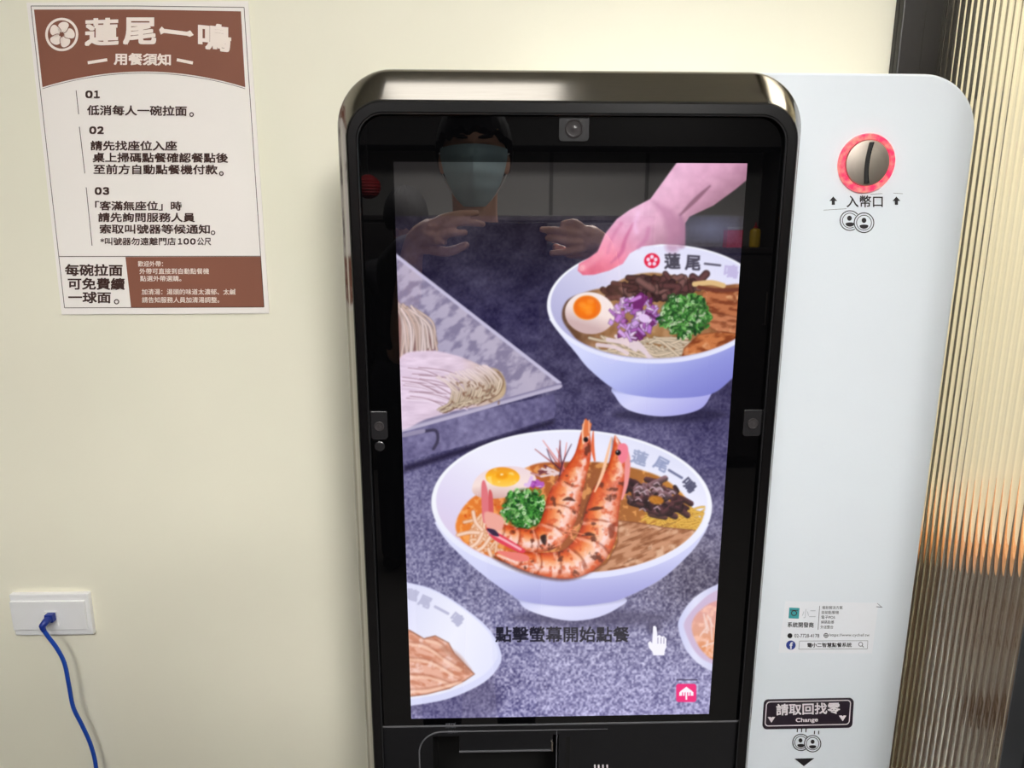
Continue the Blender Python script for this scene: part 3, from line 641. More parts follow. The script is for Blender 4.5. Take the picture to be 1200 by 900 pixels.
    s.poly([(885, 698), (840, 704), (820, 716), (811, 730), (813, 746), (824, 764), (840, 774), (885, 780)], lambda X, Y, d: mixc(ramp(Y, [(704, (222, 160, 160)), (740, (226, 164, 140)), (770, (226, 140, 80))]), (250, 200, 180), np.clip((fbm(X, Y, 6, 5) - .5) * 4, 0, .8)), smooth=True, soft=2)
    for k in range(8): s.tube([(818 + R.rand() * 18, 715 + R.rand() * 46), (828 + R.rand() * 10, 715 + R.rand() * 46)], 1, (244, 214, 206), .8)
    # ---- the photograph's own softness
    k = np.exp(-.5 * (np.arange(-4, 5) / 1.15) ** 2); k /= k.sum()
    for ax in (0, 1):
        p = np.pad(s.a, [(4, 4) if a == ax else (0, 0) for a in range(3)], 'edge')
        s.a = sum(k[i] * (p[i:i + s.h] if ax == 0 else p[:, i:i + s.w]) for i in range(9))
    # ---- words and signs over the picture
    s.text('點擊螢幕開始點餐', 659, 743.5, 157, 18.5, (190, 186, 214), 0, .3, .05); s.text('點擊螢幕開始點餐', 659, 743.5, 157, 18.5, (34, 32, 46), 0, 1, .022)
    s.ell(767, 736, 8, 6, (60, 54, 80), 0, .6, 8)
    cH = lambda p: crop(p, 460, 670, 3.)
    s.poly(cH([(916, 192), (923, 190), (928, 196), (931, 226), (938, 222), (946, 228), (955, 227), (963, 236), (963, 262), (957, 280), (955, 294), (917, 294), (914, 282), (902, 268), (898, 250), (906, 244), (913, 252)]), (246, 244, 255), soft=1)
    for x in (933, 944, 954): s.tube(cH([(x, 232), (x, 252)]), .4, (130, 120, 160), .8)
    a = cH([(997, 394), (1068, 458)])
    s.poly([(a[0][0] + 2, a[0][1]), (a[1][0] - 2, a[0][1]), (a[1][0], a[0][1] + 2), (a[1][0], a[1][1] - 2), (a[1][0] - 2, a[1][1]), (a[0][0] + 2, a[1][1]), (a[0][0], a[1][1] - 2), (a[0][0], a[0][1] + 2)], (240, 34, 120), soft=1)
    s.poly(cH([(1012, 420), (1033, 404), (1054, 420), (1054, 424), (1012, 424)]), (252, 244, 252)); s.poly(cH([(1008, 424), (1018, 416), (1018, 436), (1008, 436)]), (252, 244, 252)); s.poly(cH([(1058, 424), (1048, 416), (1048, 436), (1058, 436)]), (252, 244, 252))
    for x, y in ((1024, 436), (1033, 450), (1042, 436)): s.poly(cH([(x - 3, 415), (x + 3, 415), (x + 3, y), (x - 3, y)]), (252, 244, 252))
    s.tube(cH([(1000, 380), (1070, 380)]), .8, (60, 54, 84), .8, smooth=False)
    return s
# ------------------------------------------------------------------ the room
Yw, Yk, Yc = 1.05, .8268, .915      # wall face, kiosk glass, cabinet front
XL, XR, YF = -2.3, 1.75, -3.1       # room's left and right walls, far wall behind the photographer
def wallbox(name, x0, x1, y0, y1, z0, z1, m): return structure(obj(name, box(bmesh.new(), x0, x1, y0, y1, z0, z1), m))
wallbox('floor', XL - .1, XR + .1, YF - .1, 1.6, -.1, 0, M['floor'])
wallbox('ceiling', XL - .1, XR + .1, YF - .1, 1.6, CEIL, CEIL + .1, M['ceil'])
XP = .62                             # plane of the fluted partition
wallbox('wall_back', XL - .1, .565, Yw, 1.5, 0, CEIL, M['wall'])
wallbox('wall_alcove', .565, XR + .1, 1.45, 1.55, 0, CEIL, M['wall'])
wallbox('wall_left', XL - .1, XL, YF, Yw, 0, CEIL, M['darkwall'])
wallbox('wall_right', XR, XR + .1, YF, .6, 0, CEIL, M['darkwall'])
wallbox('wall_far_right', XR, XR + .1, .6, 1.45, 0, CEIL, M['wall'])
wallbox('wall_front', XL - .1, XR + .1, YF - .1, YF, 0, CEIL, M['darkwall'])
bm = bmesh.new(); box(bm, XL, XR, YF, YF + .02, 1.38, 2.01)
structure(obj('trim_1', bm, M['tile']))
bm = bmesh.new()
for x in (-1.6, -.85, -.1, .38, 1.0): box(bm, x - .012, x + .012, YF + .02, YF + .024, 1.38, 2.01)
structure(obj('trim_2', bm, M['seam']))
wallbox('trim_3', XL, XR, YF, YF + .35, 2.01, CEIL, M['darkwall'])
# brown wainscot with a wooden cap behind the partition
bm = bmesh.new(); box(bm, .70, XR, 1.40, 1.45, 0, .85)
for k in range(9): box(bm, .70 + k * .118, .706 + k * .118, 1.397, 1.40, .02, .83)
structure(obj('trim_4', bm, M['wood']))
bm = bmesh.new(); box(bm, .70, XR, 1.375, 1.45, .85, .888, .004)
structure(obj('trim_5', bm, M['rail']))
structure(obj('baseboard_back', box(bmesh.new(), XL, .555, Yw - .012, Yw, 0, .09, .003), M['frame']))

# fluted-glass partition in a black frame, standing square to the wall
Y0, Y1 = .712, 1.04
win = thing('window_1', 'fluted glass partition in a black frame beside the white cabinet', 'partition', (XP, .88, 0)); structure(win)
bm = bmesh.new()
box(bm, .557, .66, Y1, 1.07, 0, 2.45, .003); box(bm, .557, .590, Y1 - .010, Y1, 0, 2.45, .002)
box(bm, .600, .640, Y0 - .035, Y0, 0, 2.45, .003); box(bm, .600, .640, Y0, Y1, 2.41, 2.45, .003); box(bm, .600, .640, Y0, Y1, 0, .05, .003)
obj('window_frame', bm, M['frame'], win)
P0 = .0120; NS = 12; nfl = int((Y1 - Y0) / P0); rows_f, rows_b = [], []
for k in range(nfl * NS + 1):
    y = Y0 + (Y1 - Y0) * k / (nfl * NS); ph = abs(math.sin(math.pi * k / NS)); rows_f.append((XP - .0022 - .00125 * ph, y)); rows_b.append((XP + .0028, y))
prof = rows_f + rows_b[::-1]
bm = bmesh.new(); loft(bm, [[(x, y, z) for x, y in prof] for z in (.05, .6, 1.2, 1.8, 2.41)])
g = bpy.data.materials.new('fluted_glass'); g.use_nodes = True; n = g.node_tree.nodes; n.remove(n['Principled BSDF'])
gb = n.new('ShaderNodeBsdfGlass'); gb.inputs['IOR'].default_value = 1.45; gb.inputs['Roughness'].default_value = .03; gb.inputs['Color'].default_value = (.96, .93, .86, 1)
g.node_tree.links.new(gb.outputs[0], n['Material Output'].inputs[0])
obj('window_pane', bm, g, win, smooth=True)

# ------------------------------------------------------------------ ceiling lamp and added fill lamps
for x, y, sx, sy, rad, nm in LAMPS:
    t = thing('ceiling_or_fill_lamp', nm, 'lamp', (x, y, CEIL), 'ceiling lamps')
    bm = bmesh.new(); a, b = sx / 2, sy / 2
    for q in ((-a - .02, -a, -b - .02, b + .02), (a, a + .02, -b - .02, b + .02), (-a, a, -b - .02, -b), (-a, a, b, b + .02)): box(bm, x + q[0], x + q[1], y + q[2], y + q[3], CEIL - .03, CEIL, .002)
    obj('lamp_frame', bm, M['lamp'], t)
    m = bpy.data.materials.new('lamp_light'); m.use_nodes = True; q = m.node_tree.nodes['Principled BSDF']
    q.inputs['Emission Color'].default_value = (1, .98, .945, 1); q.inputs['Emission Strength'].default_value = rad; q.inputs['Base Color'].default_value = (.8, .8, .8, 1)
    obj('lamp_diffuser', box(bmesh.new(), x - a, x + a, y - b, y + b, CEIL - .02, CEIL - .001), m, t)

# ------------------------------------------------------------------ self-order kiosk
H = CAM_H
kio = thing('order_kiosk', 'tall black self-order kiosk with a lit portrait touchscreen showing ramen bowls', 'kiosk', (.09, .85, 0))
ZB = .42
Fc = (-.1595, .3405, ZB, H + .137); Bc = (-.1755, .3565, ZB - .02, H + .1755); Ic = (-.1485, .3285, ZB + .02, H + .1245)
rr = lambda c, rt, d=0.: rrect(c[0] - d, c[1] + d, c[2] - d, c[3] + d, rt + d, .02 + d * .5, 14)
bm = bmesh.new()
loft(bm, [[(x, y, z) for x, z in o] for o, y in ((rr(Bc, .064), Yc - .002), (rr(Bc, .064), .8525), (rr(Bc, .0635, -.002), .848), (rr(Bc, .0625, -.004), .846))], (True, False))
# chamfer from the shell's outline to the front frame
A, Bq = rr(Bc, .0625, -.004), rr(Fc, .040, .0015)
loft(bm, [[(x0 + (x1 - x0) * t, .846 + (.8222 - .846) * t - .0012 * math.sin(math.pi * t), z0 + (z1 - z0) * t) for (x0, z0), (x1, z1) in zip(A, Bq)] for t in (0, .25, .5, .75, 1)], (False, False))
bmesh.ops.remove_doubles(bm, verts=bm.verts[:], dist=1e-5)
sh = obj('shell', bm, M['satin'], kio, smooth=True)
bm = bmesh.new()
loft(bm, [[(x, y, z) for x, z in o] for o, y in ((rr(Fc, .040, .0015), .8222), (rr(Fc, .040), .8206), (rr(Fc, .040, -.0015), .8200), (rr(Ic, .030, .0012), .8200), (rr(Ic, .030), .8212), (rr(Ic, .030), .8285))], (False, False))
obj('front_frame', bm, M['black'], kio)
bm = bmesh.new(); o = rr(Ic, .030, .0004)      # bright line where the frame turns in
loft(bm, [[(x, y, z) for x, z in q] for q, y in ((o, .8204), (rr(Ic, .030, -.0012), .8206), (rr(Ic, .030, -.0012), .825))], (False, False))
obj('frame_lip', bm, M['gloss'], kio)
bm = bmesh.new(); box(bm, -.02, .20, .838, .905, .06, ZB + .05, .006); box(bm, -.10, .28, .66, .905, 0, .06, .008)
obj('pedestal', bm, M['black'], kio)

# display and the glass border round it
TL, TR, BR, BL = at(461.3, 190, Yk), at(876, 191, Yk), at(830.7, 836.5, Yk), at(481.8, 842.3, Yk)
dx0, dx1, dz0, dz1 = (TL.x + BL.x) / 2, (TR.x + BR.x) / 2, (BR.z + BL.z) / 2, (TL.z + TR.z) / 2
gz0 = at(600, 848.5, Yk).z
outl = rrect(Ic[0], Ic[1], gz0, Ic[3], .030, .002, 10)
v, f = holed(outl, [(dx0, dz0), (dx1, dz0), (dx1, dz1), (dx0, dz1)], Yk)
nb = len(v); no = len(outl)
v += [(x, Yk + .004, z) for x, z in outl]; f = list(f) + [(i, (i + 1) % no, nb + (i + 1) % no, nb + i) for i in range(no)]
raw('glass_border', v, f, M['glass'], kio)
bm = bmesh.new(); box(bm, Ic[0], Ic[1], Yk - .0008, Yk + .003, gz0 - .0022, gz0, .0004)
obj('glass_edge', bm, M['edge'], kio)

sheet = paint_picture()
NX, NZ = 560, 946
gx, gz = np.meshgrid(np.linspace(dx0, dx1, NX), np.linspace(dz0, dz1, NZ))
co = np.stack([gx.ravel(), np.full(gx.size, Yk), gz.ravel()], 1)
rel = co - np.array((0, 0, H)); dep = rel @ np.array(_fw)
U = 600 + F_PX * (rel @ np.array(_rt)) / dep; V = 450 - F_PX * (rel @ np.array(_up)) / dep
su = np.clip((U - sheet.x0) * sheet.S - .5, 0, sheet.w - 1.001); sv = np.clip((V - sheet.y0) * sheet.S - .5, 0, sheet.h - 1.001)
iu, iv = su.astype(int), sv.astype(int); fu, fv = (su - iu)[:, None], (sv - iv)[:, None]; a = np.clip(sheet.a, 0, 255)
c = (a[iv, iu] * (1 - fu) + a[iv, iu + 1] * fu) * (1 - fv) + (a[iv + 1, iu] * (1 - fu) + a[iv + 1, iu + 1] * fu) * fv
c = c / 255; c = np.where(c <= .04045, c / 12.92, ((c + .055) / 1.055) ** 2.4)
me = bpy.data.meshes.new('display'); nq = (NX - 1) * (NZ - 1)
me.vertices.add(len(co)); me.vertices.foreach_set('co', co.ravel())
ii = (np.arange(NZ - 1)[:, None] * NX + np.arange(NX - 1)).ravel()
quads = np.stack([ii, ii + 1, ii + NX + 1, ii + NX], 1)
me.loops.add(nq * 4); me.loops.foreach_set('vertex_index', quads.ravel().astype(np.int32))
me.polygons.add(nq); me.polygons.foreach_set('loop_start', (np.arange(nq) * 4).astype(np.int32))
me.update(calc_edges=True)
at_ = me.color_attributes.new('picture', 'FLOAT_COLOR', 'POINT'); at_.data.foreach_set('color', np.c_[c, np.ones(len(c))].astype(np.float32).ravel())
ms = bpy.data.materials.new('lit_display'); ms.use_nodes = True; n = ms.node_tree.nodes; b = n['Principled BSDF']
b.inputs['Base Color'].default_value = (.002, .002, .003, 1); b.inputs['Roughness'].default_value = .015; b.inputs['IOR'].default_value = 2.4
ca = n.new('ShaderNodeVertexColor'); ca.layer_name = 'picture'; ms.node_tree.links.new(ca.outputs[0], b.inputs['Emission Color']); b.inputs['Emission Strength'].default_value = 1.0
ms.cycles.emission_sampling = 'NONE'
tag(link('touchscreen', me, ms, kio), 'lit portrait touchscreen with ramen bowls and a prompt to tap')

# camera and sensor windows set in the border
def sensor(x0, y0, x1, y1, lensed=True, name='sensor_window'):
    p, q = at(x0, y0, Yk), at(x1, y1, Yk)
    o = rrect(p.x, q.x, q.z, p.z, .0015, min(.0045, (q.x - p.x) * .3), 6)
    s = obj(name, slab(bmesh.new(), o, Yk - .0012, Yk + .001, .0005), M['grey'], kio)
    if lensed:
        c = at((x0 + x1) / 2, y0 + (y1 - y0) * .52, Yk); r = (q.x - p.x) * .30
        obj('lens', lathe(bmesh.new(), [(r, .001), (r, -.0014), (r * .86, -.0022), (r * .78, -.0015), (r * .5, -.0012), (r * .25, -.0014), (.0002, -.0018)], (c.x, Yk - .0006, c.z)), M['lens'], s, smooth=True)
    return s
sensor(655, 135, 690, 166, name='camera_module')
sensor(434, 482, 455, 515); sensor(872, 480, 891, 511)
c = at(445, 523, Yk); obj('indicator_dot', lathe(bmesh.new(), [(.0062, .001), (.0062, -.0006), (.0052, -.0011), (.0002, -.0011)], (c.x, Yk, c.z)), M['grey'], kio)

# lower panel with the receipt bay
pz1, pz0 = gz0 - .0024, ZB + .02
oL, oR = at(507, 862, Yk).x, at(655, 862, Yk).x; oT = at(580, 862, Yk).z; oB = oT - .16
outer = [(Ic[0], pz0), (Ic[1], pz0), (Ic[1], pz1), (Ic[0], pz1)]; hole = [(oL, oB), (oR, oB), (oR, oT), (oL, oT)]
v, f = holed(outer, hole, Yk)
raw('lower_panel', v, f, M['panel'], kio)
bm = bmesh.new()       # recess behind the opening
loft(bm, [[(x, y, z) for x, z in hole] for y in (Yk, Yk + .07)], (False, True))
obj('receipt_bay', bm, M['void'], kio)
p0, p1 = at(538, 866, Yk), at(648, 881, Yk)
bm = bmesh.new(); box(bm, p0.x, p1.x, Yk + .004, Yk + .03, p1.z, oT - .002, .001)
fl = obj('receipt_flap', bm, M['panel'], kio)
bm = bmesh.new(); box(bm, p0.x, p1.x, Yk + .002, Yk + .005, p1.z - .0006, p1.z + .0008); obj('flap_edge', bm, M['edge'], fl)
bm = bmesh.new(); box(bm, p1.x - .0022, p1.x, Yk + .001, Yk + .005, p1.z, p1.z + .013); obj('flap_catch', bm, M['steel'], fl)
bm = bmesh.new()       # raised outline round the bay
bx0, bz1 = at(491, 872, Yk).x, at(580, 856.5, Yk).z
pts = [(bx0, oB)] + [(bx0, bz1 - .032)] + [(bx0 + .032 - .032 * math.cos(a), bz1 - .032 + .032 * math.sin(a)) for a in np.linspace(0, math.pi / 2, 12)[1:]] + [(at(712, 854, Yk).x, bz1)]
tube(bm, [(x, Yk, z) for x, z in pts], [.0011] * (len(pts) - 1) + [.0003], 8); obj('bay_outline', bm, M['edge'], kio, smooth=True)
bm = bmesh.new(); x = at(652.5, 860, Yk).x; box(bm, x - .0005, x + .0005, Yk - .0006, Yk + .001, oB, bz1)
obj('bay_divider', bm, M['edge'], kio)
bm = bmesh.new(); xa, xb = at(663, 866, Yk).x, at(668, 866, Yk).x
box(bm, xa, xb, Yk - .0004, Yk + .002, oB, at(665, 863, Yk).z); obj('card_slot', bm, M['void'], kio)
p = Print(Yk - .0004); p.text('掃碼', 522, 534, 850.5, 6); p.text('SCAN', 525, 536, 857.5, 4); p.build('scan_lettering', M['greyink'], kio)
p = Print(Yk - .0004)
for x in (697, 701.5, 706.5, 711.5): p.line((x, 896), (x + .3, 906), 2)
p.build('card_mark', M['signline'], kio)

# ------------------------------------------------------------------ white coin cabinet behind the kiosk
cab = thing('coin_cabinet', 'white steel coin cabinet with rounded corners behind the black kiosk', 'cabinet', (.33, .98, 0))
cxr, czt = at(1137, 200, Yc).x, at(1000, 85.5, Yc).z
bm = bmesh.new(); slab(bm, rrect(.0, cxr, .10, czt, .072, .01, 18), Yc, Yc + .125, .003)
obj('housing', bm, M['white'], cab)
bm = bmesh.new(); box(bm, .06, cxr - .04, Yc + .03, Yc + .09, 0, .10, .002); obj('plinth', bm, M['frame'], cab)
c = at(1014.5, 191.5, Yc)
R1 = 32.5 / F_PX * Yc; R0 = 25.5 / F_PX * Yc
bm = bmesh.new(); lathe(bm, [(R1, .001), (R1, -.003), (R1 - .0015, -.0055), (R0 + .001, -.0055), (R0, -.003), (R0, .001)], (c.x, Yc, c.z), n=56)
slot = obj('coin_slot', (lambda b: lathe(b, [(R0, .001), (R0, -.0035), (R0 * .96, -.005), (R0 * .55, -.0062), (.0003, -.0065)], (c.x, Yc, c.z), n=56))(bmesh.new()), M['steel'], cab, smooth=True)
slot['label'] = 'round steel coin slot in the glowing red ring'
lr = obj('light_ring', bm, M['ring'], slot, smooth=True); lr['label'] = 'glowing red ring'
bm = bmesh.new()
pts = [(c.x - .0022 + .0030 * t * t + .0006 * t, Yc - .0062, c.z + t * R0 * .88) for t in np.linspace(-1, 1, 15)]
loft(bm, [[(x - .0021, y - .0011, z), (x + .0021, y - .0011, z), (x + .0021, y + .004, z), (x - .0021, y + .004, z)] for x, y, z in pts]); obj('slot_opening', bm, M['void'], slot)
bm = bmesh.new(); tube(bm, [(x + .0028, y - .0006, z) for x, y, z in pts], .0007, 6); obj('slot_lip', bm, M['gloss'], slot)
YP = Yc - .0004
def coins(p, c1, c2, r):
    """two overlapping coin symbols; the front one masks the one behind"""
    for k, (x, y) in enumerate((c1, c2)):
        for rad in (r, r * .76):
            for q in range(36):
                a = 6.2832 * (q + .5) / 36; mx, my = x + rad * math.cos(a), y + rad * math.sin(a)
                if k == 0 and math.hypot(mx - c2[0], my - c2[1]) < r * 1.08: continue
                a0, a1 = 6.2832 * q / 36, 6.2832 * (q + 1.05) / 36; w = .55 if rad == r else .4
                p.poly([(x + (rad + d) * math.cos(t), y + (rad + d) * math.sin(t)) for t, d in ((a0, -w), (a1, -w), (a1, w), (a0, w))])
        p.disc(x + (0 if k else -.5), y - r * .24, r * .24, r * .26)
        p.poly([(x + r * .45 * math.cos(t), y + r * .32 + r * .30 * math.sin(t) * (1 if math.sin(t) > 0 else .45)) for t in np.linspace(0, 6.2832, 20)[:-1]])
    return p
p = Print(YP); p.text('入幣口', 992, 1034.5, 236, 14, 236, .012)
for x in (976.5, 1050.5): p.poly([(x - 4.6, 235.5), (x, 230.3), (x + 4.6, 235.5)]).poly([(x - 1.8, 235), (x + 1.8, 235), (x + 1.8, 240), (x - 1.8, 240)])
coins(p, (996, 258.5), (1012.5, 261), 11.5)
for a, b in (((965, 246.3), (992, 244.6)), ((1020, 227.6), (1034, 226.8)), ((1047, 226.4), (1058, 227))): p.line(a, b, .4)
p.build('coin_entry_lettering', M['blackink'], cab)
# information sticker
stk = Print(Yc - .0003).poly([(920.3, 704.5), (1029.5, 706.5), (1022, 765.8), (912, 765)]).build('info_sticker', M['sticker'], cab, 'white information sticker with a teal logo and blue round badge')
Print(YP - .0002).poly([(925, 712), (937, 712.5), (936, 725), (924, 724.6)]).build('teal_logo', M['teal'], stk)
p = Print(YP - .0004); p.ring(930.5, 718.5, 3, 2.8, 1.0); p.line((926, 715), (935, 715.3), .8); p.build('logo_mark', M['ink'], stk)
p = Print(YP - .0002)
p.text('小二', 940, 956, 719, 10.5, sk=-1); p.build('sticker_name', mat('pale_grey_ink', (186, 190, 198), .6, noise=.03), stk)
p = Print(YP - .0002)
p.text('系統開發商', 923, 953.5, 732, 6.2, 732.4, .01)
for k, (s_, w) in enumerate((('餐飲解決方案', 24), ('自助點餐機', 20), ('電子POS', 16), ('掃碼點餐', 15.5), ('外送整合', 15))): p.text(s_, 963.5 - k * .5, 963.5 - k * .5 + w, 712 + k * 5.7, 3.9)
p.line((960.5, 710), (958.6, 738), .5)
p.text('02-7728-4178', 931, 960, 745, 4.2); p.text('https://www.cychef.tw', 972, 1019, 744.6, 4.2)
p.disc(925.7, 745, 2.9, 2.9); p.ring(968, 744.7, 2.4, 2.4, .7); p.line((965.6, 744.7), (970.4, 744.7), .6); p.line((968, 742.3), (968, 747.1), .6)
p.text('電小二智慧點餐系統', 946, 998, 756, 5.4, 755.6, .012)
p.path([(937, 751.2), (1017, 750.8), (1016.4, 760.4), (936, 760.8)], .4, True); p.ring(1008.6, 755, 2.3, 2.3, .7); p.line((1010.2, 756.7), (1012.2, 758.6), .8)
p.build('sticker_lettering', M['blackink'], stk)
Print(YP - .0002).disc(926.8, 756, 5.6, 5.4).build('social_badge', M['blueink'], stk)
Print(YP - .0004).text('f', 925.2, 929.2, 756.6, 8, 756.6, .03).build('badge_letter', M['sticker'], stk)
Print(YP - .0002).line((1027, 711), (1033, 711.5), .8).line((1028, 707), (1034, 712), .5).build('sticker_corner', M['greyink'], stk)
# change sign
def rr_px(x0, x1, y0, y1, r, sk=0., up=0., n=6):
    o = []
    for cx, cy, a0 in ((x1 - r, y1 - r, 0), (x0 + r, y1 - r, 90), (x0 + r, y0 + r, 180), (x1 - r, y0 + r, 270)):
        for k in range(n + 1):
            a = math.radians(a0 + 90 * k / n); x, y = cx + r * math.cos(a), cy + r * math.sin(a)
            o.append((x - sk * (y - y0) / (y1 - y0), y - up * (x - x0) / (x1 - x0)))
    return o
ol = [at(x, y, Yc) for x, y in rr_px(895.2, 1000.2, 819.5, 854, 5, 2, 2)]
sg = obj('change_sign', slab(bmesh.new(), [(q.x, q.z) for q in ol][::-1], Yc - .0018, Yc, .0004), M['purple'], cab); sg['label'] = 'dark change-return sign with rounded corners and pale lettering'
Ys = Yc - .0021
Print(Ys).path(rr_px(898.4, 997, 822.6, 850.8, 4, 2, 2), 1.1, True).build('sign_border', M['signline'], sg)
p = Print(Ys); p.text('請取回找零', 909.5, 984.5, 831.8, 13.5, 829.6, .022); p.text('Change', 932.5, 958.5, 844.6, 6.2, 843.8, .02)
for x, y in ((904, 843.5), (987.5, 841.8)): p.poly([(x - 4.4, y - 3.2), (x - 1.2, y - 3.4), (x, y - 2.4), (x + 1.2, y - 3.4), (x + 4.4, y - 3.2), (x, y + 3.4)])
p.build('sign_lettering', M['signline'], sg)
p = Print(YP); coins(p, (938.6, 870), (952.3, 871.5), 9.6)
for a, b in (((934.5, 853.8), (934.2, 858)), ((939.5, 853.6), (939.2, 858.2)), ((944.6, 853.4), (944.3, 858.2)), ((954.6, 856.4), (954.3, 860.5)), ((959.6, 856.4), (959.2, 860.5))): p.line(a, b, 1.2)
p.poly([(931, 889), (954.5, 888.4), (942, 898)])
p.build('change_mark', M['blackink'], cab)

# ------------------------------------------------------------------ notice on the wall
Yp = Yw - .0022
pos = thing('notice_poster', 'white and brown dining notice taped to the cream wall', 'poster', (.5 * (at(31, 3, Yw).x + at(315, 367, Yw).x), Yw, at(170, 368, Yw).z))
cs = [at(31, 3, Yp), at(290.7, 1.3, Yp), at(315.6, 367.4, Yp), at(72.3, 368.6, Yp)]
NU, NV = 24, 32; fr, bk = [], []
for j in range(NV + 1):
    for i in range(NU + 1):
        u, w = i / NU, j / NV; q = cs[0].lerp(cs[1], u).lerp(cs[3].lerp(cs[2], u), w)
        fr.append(q); bk.append(q + Vector((0, .0010, 0)))
vv = fr + bk; nn = len(fr); ff = []
for j in range(NV):
    for i in range(NU):
        a = j * (NU + 1) + i; ff += [(a, a + NU + 1, a + NU + 2, a + 1), (nn + a, nn + a + 1, nn + a + NU + 2, nn + a + NU + 1)]
def edge(seq):
    for a, b in zip(seq, seq[1:]): ff.append((a, b, nn + b, nn + a))
edge(range(NU + 1)); edge([NV * (NU + 1) + i for i in range(NU + 1)][::-1]); edge([j * (NU + 1) for j in range(NV + 1)][::-1]); edge([j * (NU + 1) + NU for j in range(NV + 1)])
raw('paper_sheet', vv, ff, M['paper'], pos)
L1, L2 = Yp - .0003, Yp - .0006
arc = [(49.7 + (287.4 - 49.7) * t, 102.2 - 18.4 * (1 - (2 * t - 1) ** 2)) for t in np.linspace(0, 1, 33)]
Print(L1).poly([(39.8, 11.2), (161, 11.0), (282.3, 13.3)] + arc[::-1]).build('header_band', M['brown'], pos, 'brown header band with an arched lower edge')
Print(L1).poly([(147, 301.2), (305.5, 300.8), (309.0, 359.6), (153.6, 360.6)]).build('footer_panel', M['brown'], pos, 'brown footer panel')
p = Print(L1); p.path([(36.2, 7.0), (161, 7.0), (286.0, 8.6), (309.4, 359.8), (75.6, 360.8)], .75, True)
p.path([(x, y + 1.8) for x, y in arc], .5); p.line((69, 300.6), (305.6, 300.2), .8)
p.line((89.2, 106), (92.2, 134), .8); p.line((93, 148.5), (99.4, 203.2), .8); p.line((101, 219.5), (107.9, 287.8), .8)
p.build('ruled_lines', M['ink'], pos)
p = Print(L2); cx, cy = 72.4, 40.4
p.ring(cx, cy, 17.9, 18.1, 3.0, 48)
for k in range(5):
    a = k * 1.2566 + .15; ox, oy = math.sin(a), -math.cos(a)
    pt = []
    for t in np.linspace(0, 6.2832, 26)[:-1]:
        rx = 7.1 * math.cos(t); ry = 6.6 * math.sin(t)
        sw = .25 * ry; pt.append((cx + ox * 8.7 + (-oy) * (rx * (.62 + .38 * (ry + 6.6) / 13.2 * 1.1) + sw) + ox * ry * .98, cy + oy * 8.7 + ox * (rx * (.62 + .38 * (ry + 6.6) / 13.2 * 1.1) + sw) + oy * ry * .98))
    p.poly(pt)
p.build('crest', M['cream'], pos, 'round cream crest with five petals')
p = Print(L1 - .0004 - .0002)
for k in range(5):
    a = k * 1.2566 + .15 + .628; p.path([(cx, cy), (cx + math.sin(a + .25) * 6, cy - math.cos(a + .25) * 6), (cx + math.sin(a) * 12.5, cy - math.cos(a) * 12.5)], .8)
p.build('crest_lines', M['brown'], pos)
p = Print(L2)
for ch, x, y, w, h, dy in (('蓮', 119.3, 37.3, 40, 32.5, -.6), ('尾', 163.6, 36.4, 39, 32, .0), ('鳴', 251.5, 43.6, 39, 32, 2.0)): p.text(ch, x - w / 2, x + w / 2, y - dy, h, y + dy, .032)
p.poly([(186.5, 34.8), (189.5, 31), (192.5, 33.8), (219, 37.2), (223, 35.6), (227, 41), (222.5, 43.2), (219, 41.8), (192, 38.6), (188.5, 40.6)])
p.text('用餐須知', 133.4, 200.3, 69.0, 14.2, 70.0, .03); p.line((102.8, 73.6), (125.6, 70.0), 3.6); p.line((207.2, 70.0), (226, 73.8), 3.6)
p.build('title_lettering', M['cream'], pos)
p = Print(L2)
for s_, xl, xr, y, h, y2, b in (('０', 100, 108.6, 110.6, 9, 110.6, .05), ('１', 110, 117, 110.6, 9, 110.6, .05), ('０', 104.6, 113, 152.6, 9, 152.6, .05), ('２', 114, 121.6, 152.6, 9, 152.6, .05), ('０', 111, 119.2, 223.8, 9, 223.8, .05), ('３', 120.4, 128, 223.8, 9, 223.8, .05),
    ('低消每人一碗拉面', 102, 219, 129.0, 12, 130, .022), ('請先找座位入座', 106, 207.4, 170.6, 11.6, 170.8, .022), ('桌上掃碼點餐確認餐點後', 108.6, 267.3, 184.4, 11.6, 185.0, .022), ('至前方自動點餐機付款', 109.6, 255, 198.3, 11.6, 198.8, .022),
    ('「客滿無座位」時', 111.4, 213, 241, 11, 241.4, .022), ('請先詢問服務人員', 115, 228.4, 254.6, 11, 254.8, .022), ('索取叫號器等候通知', 116.8, 246, 268.2, 11, 268.6, .022), ('*叫號器勿遠離門店', 117.6, 206, 282.8, 9, 282.9, .016), ('１', 208.5, 213.5, 282.9, 7.4, 282.9, .04), ('０', 215, 221.5, 282.9, 7.4, 282.9, .04), ('０', 222.8, 229.3, 283, 7.4, 283, .04), ('公尺', 231, 247.5, 283, 9, 283, .016),
    ('每碗拉面', 76.2, 143.6, 316.4, 14, 316.6, .026), ('可免費續', 79.4, 146.2, 332.5, 14, 332.8, .026)): p.text(s_, xl, xr, y, h, y2, b)
p.text('一球面', 80, 130, 348.4, 13.6, 348.6, .026)
for x, y, r in ((224.5, 134.2, 2.2), (259.4, 203.4, 2.2), (249.6, 272.8, 2.2), (136.6, 353.6, 2.6)): p.ring(x, y, r * .95, r * .95, 1.25, 16)
p.build('notice_lettering', M['ink'], pos)
p = Print(L2)
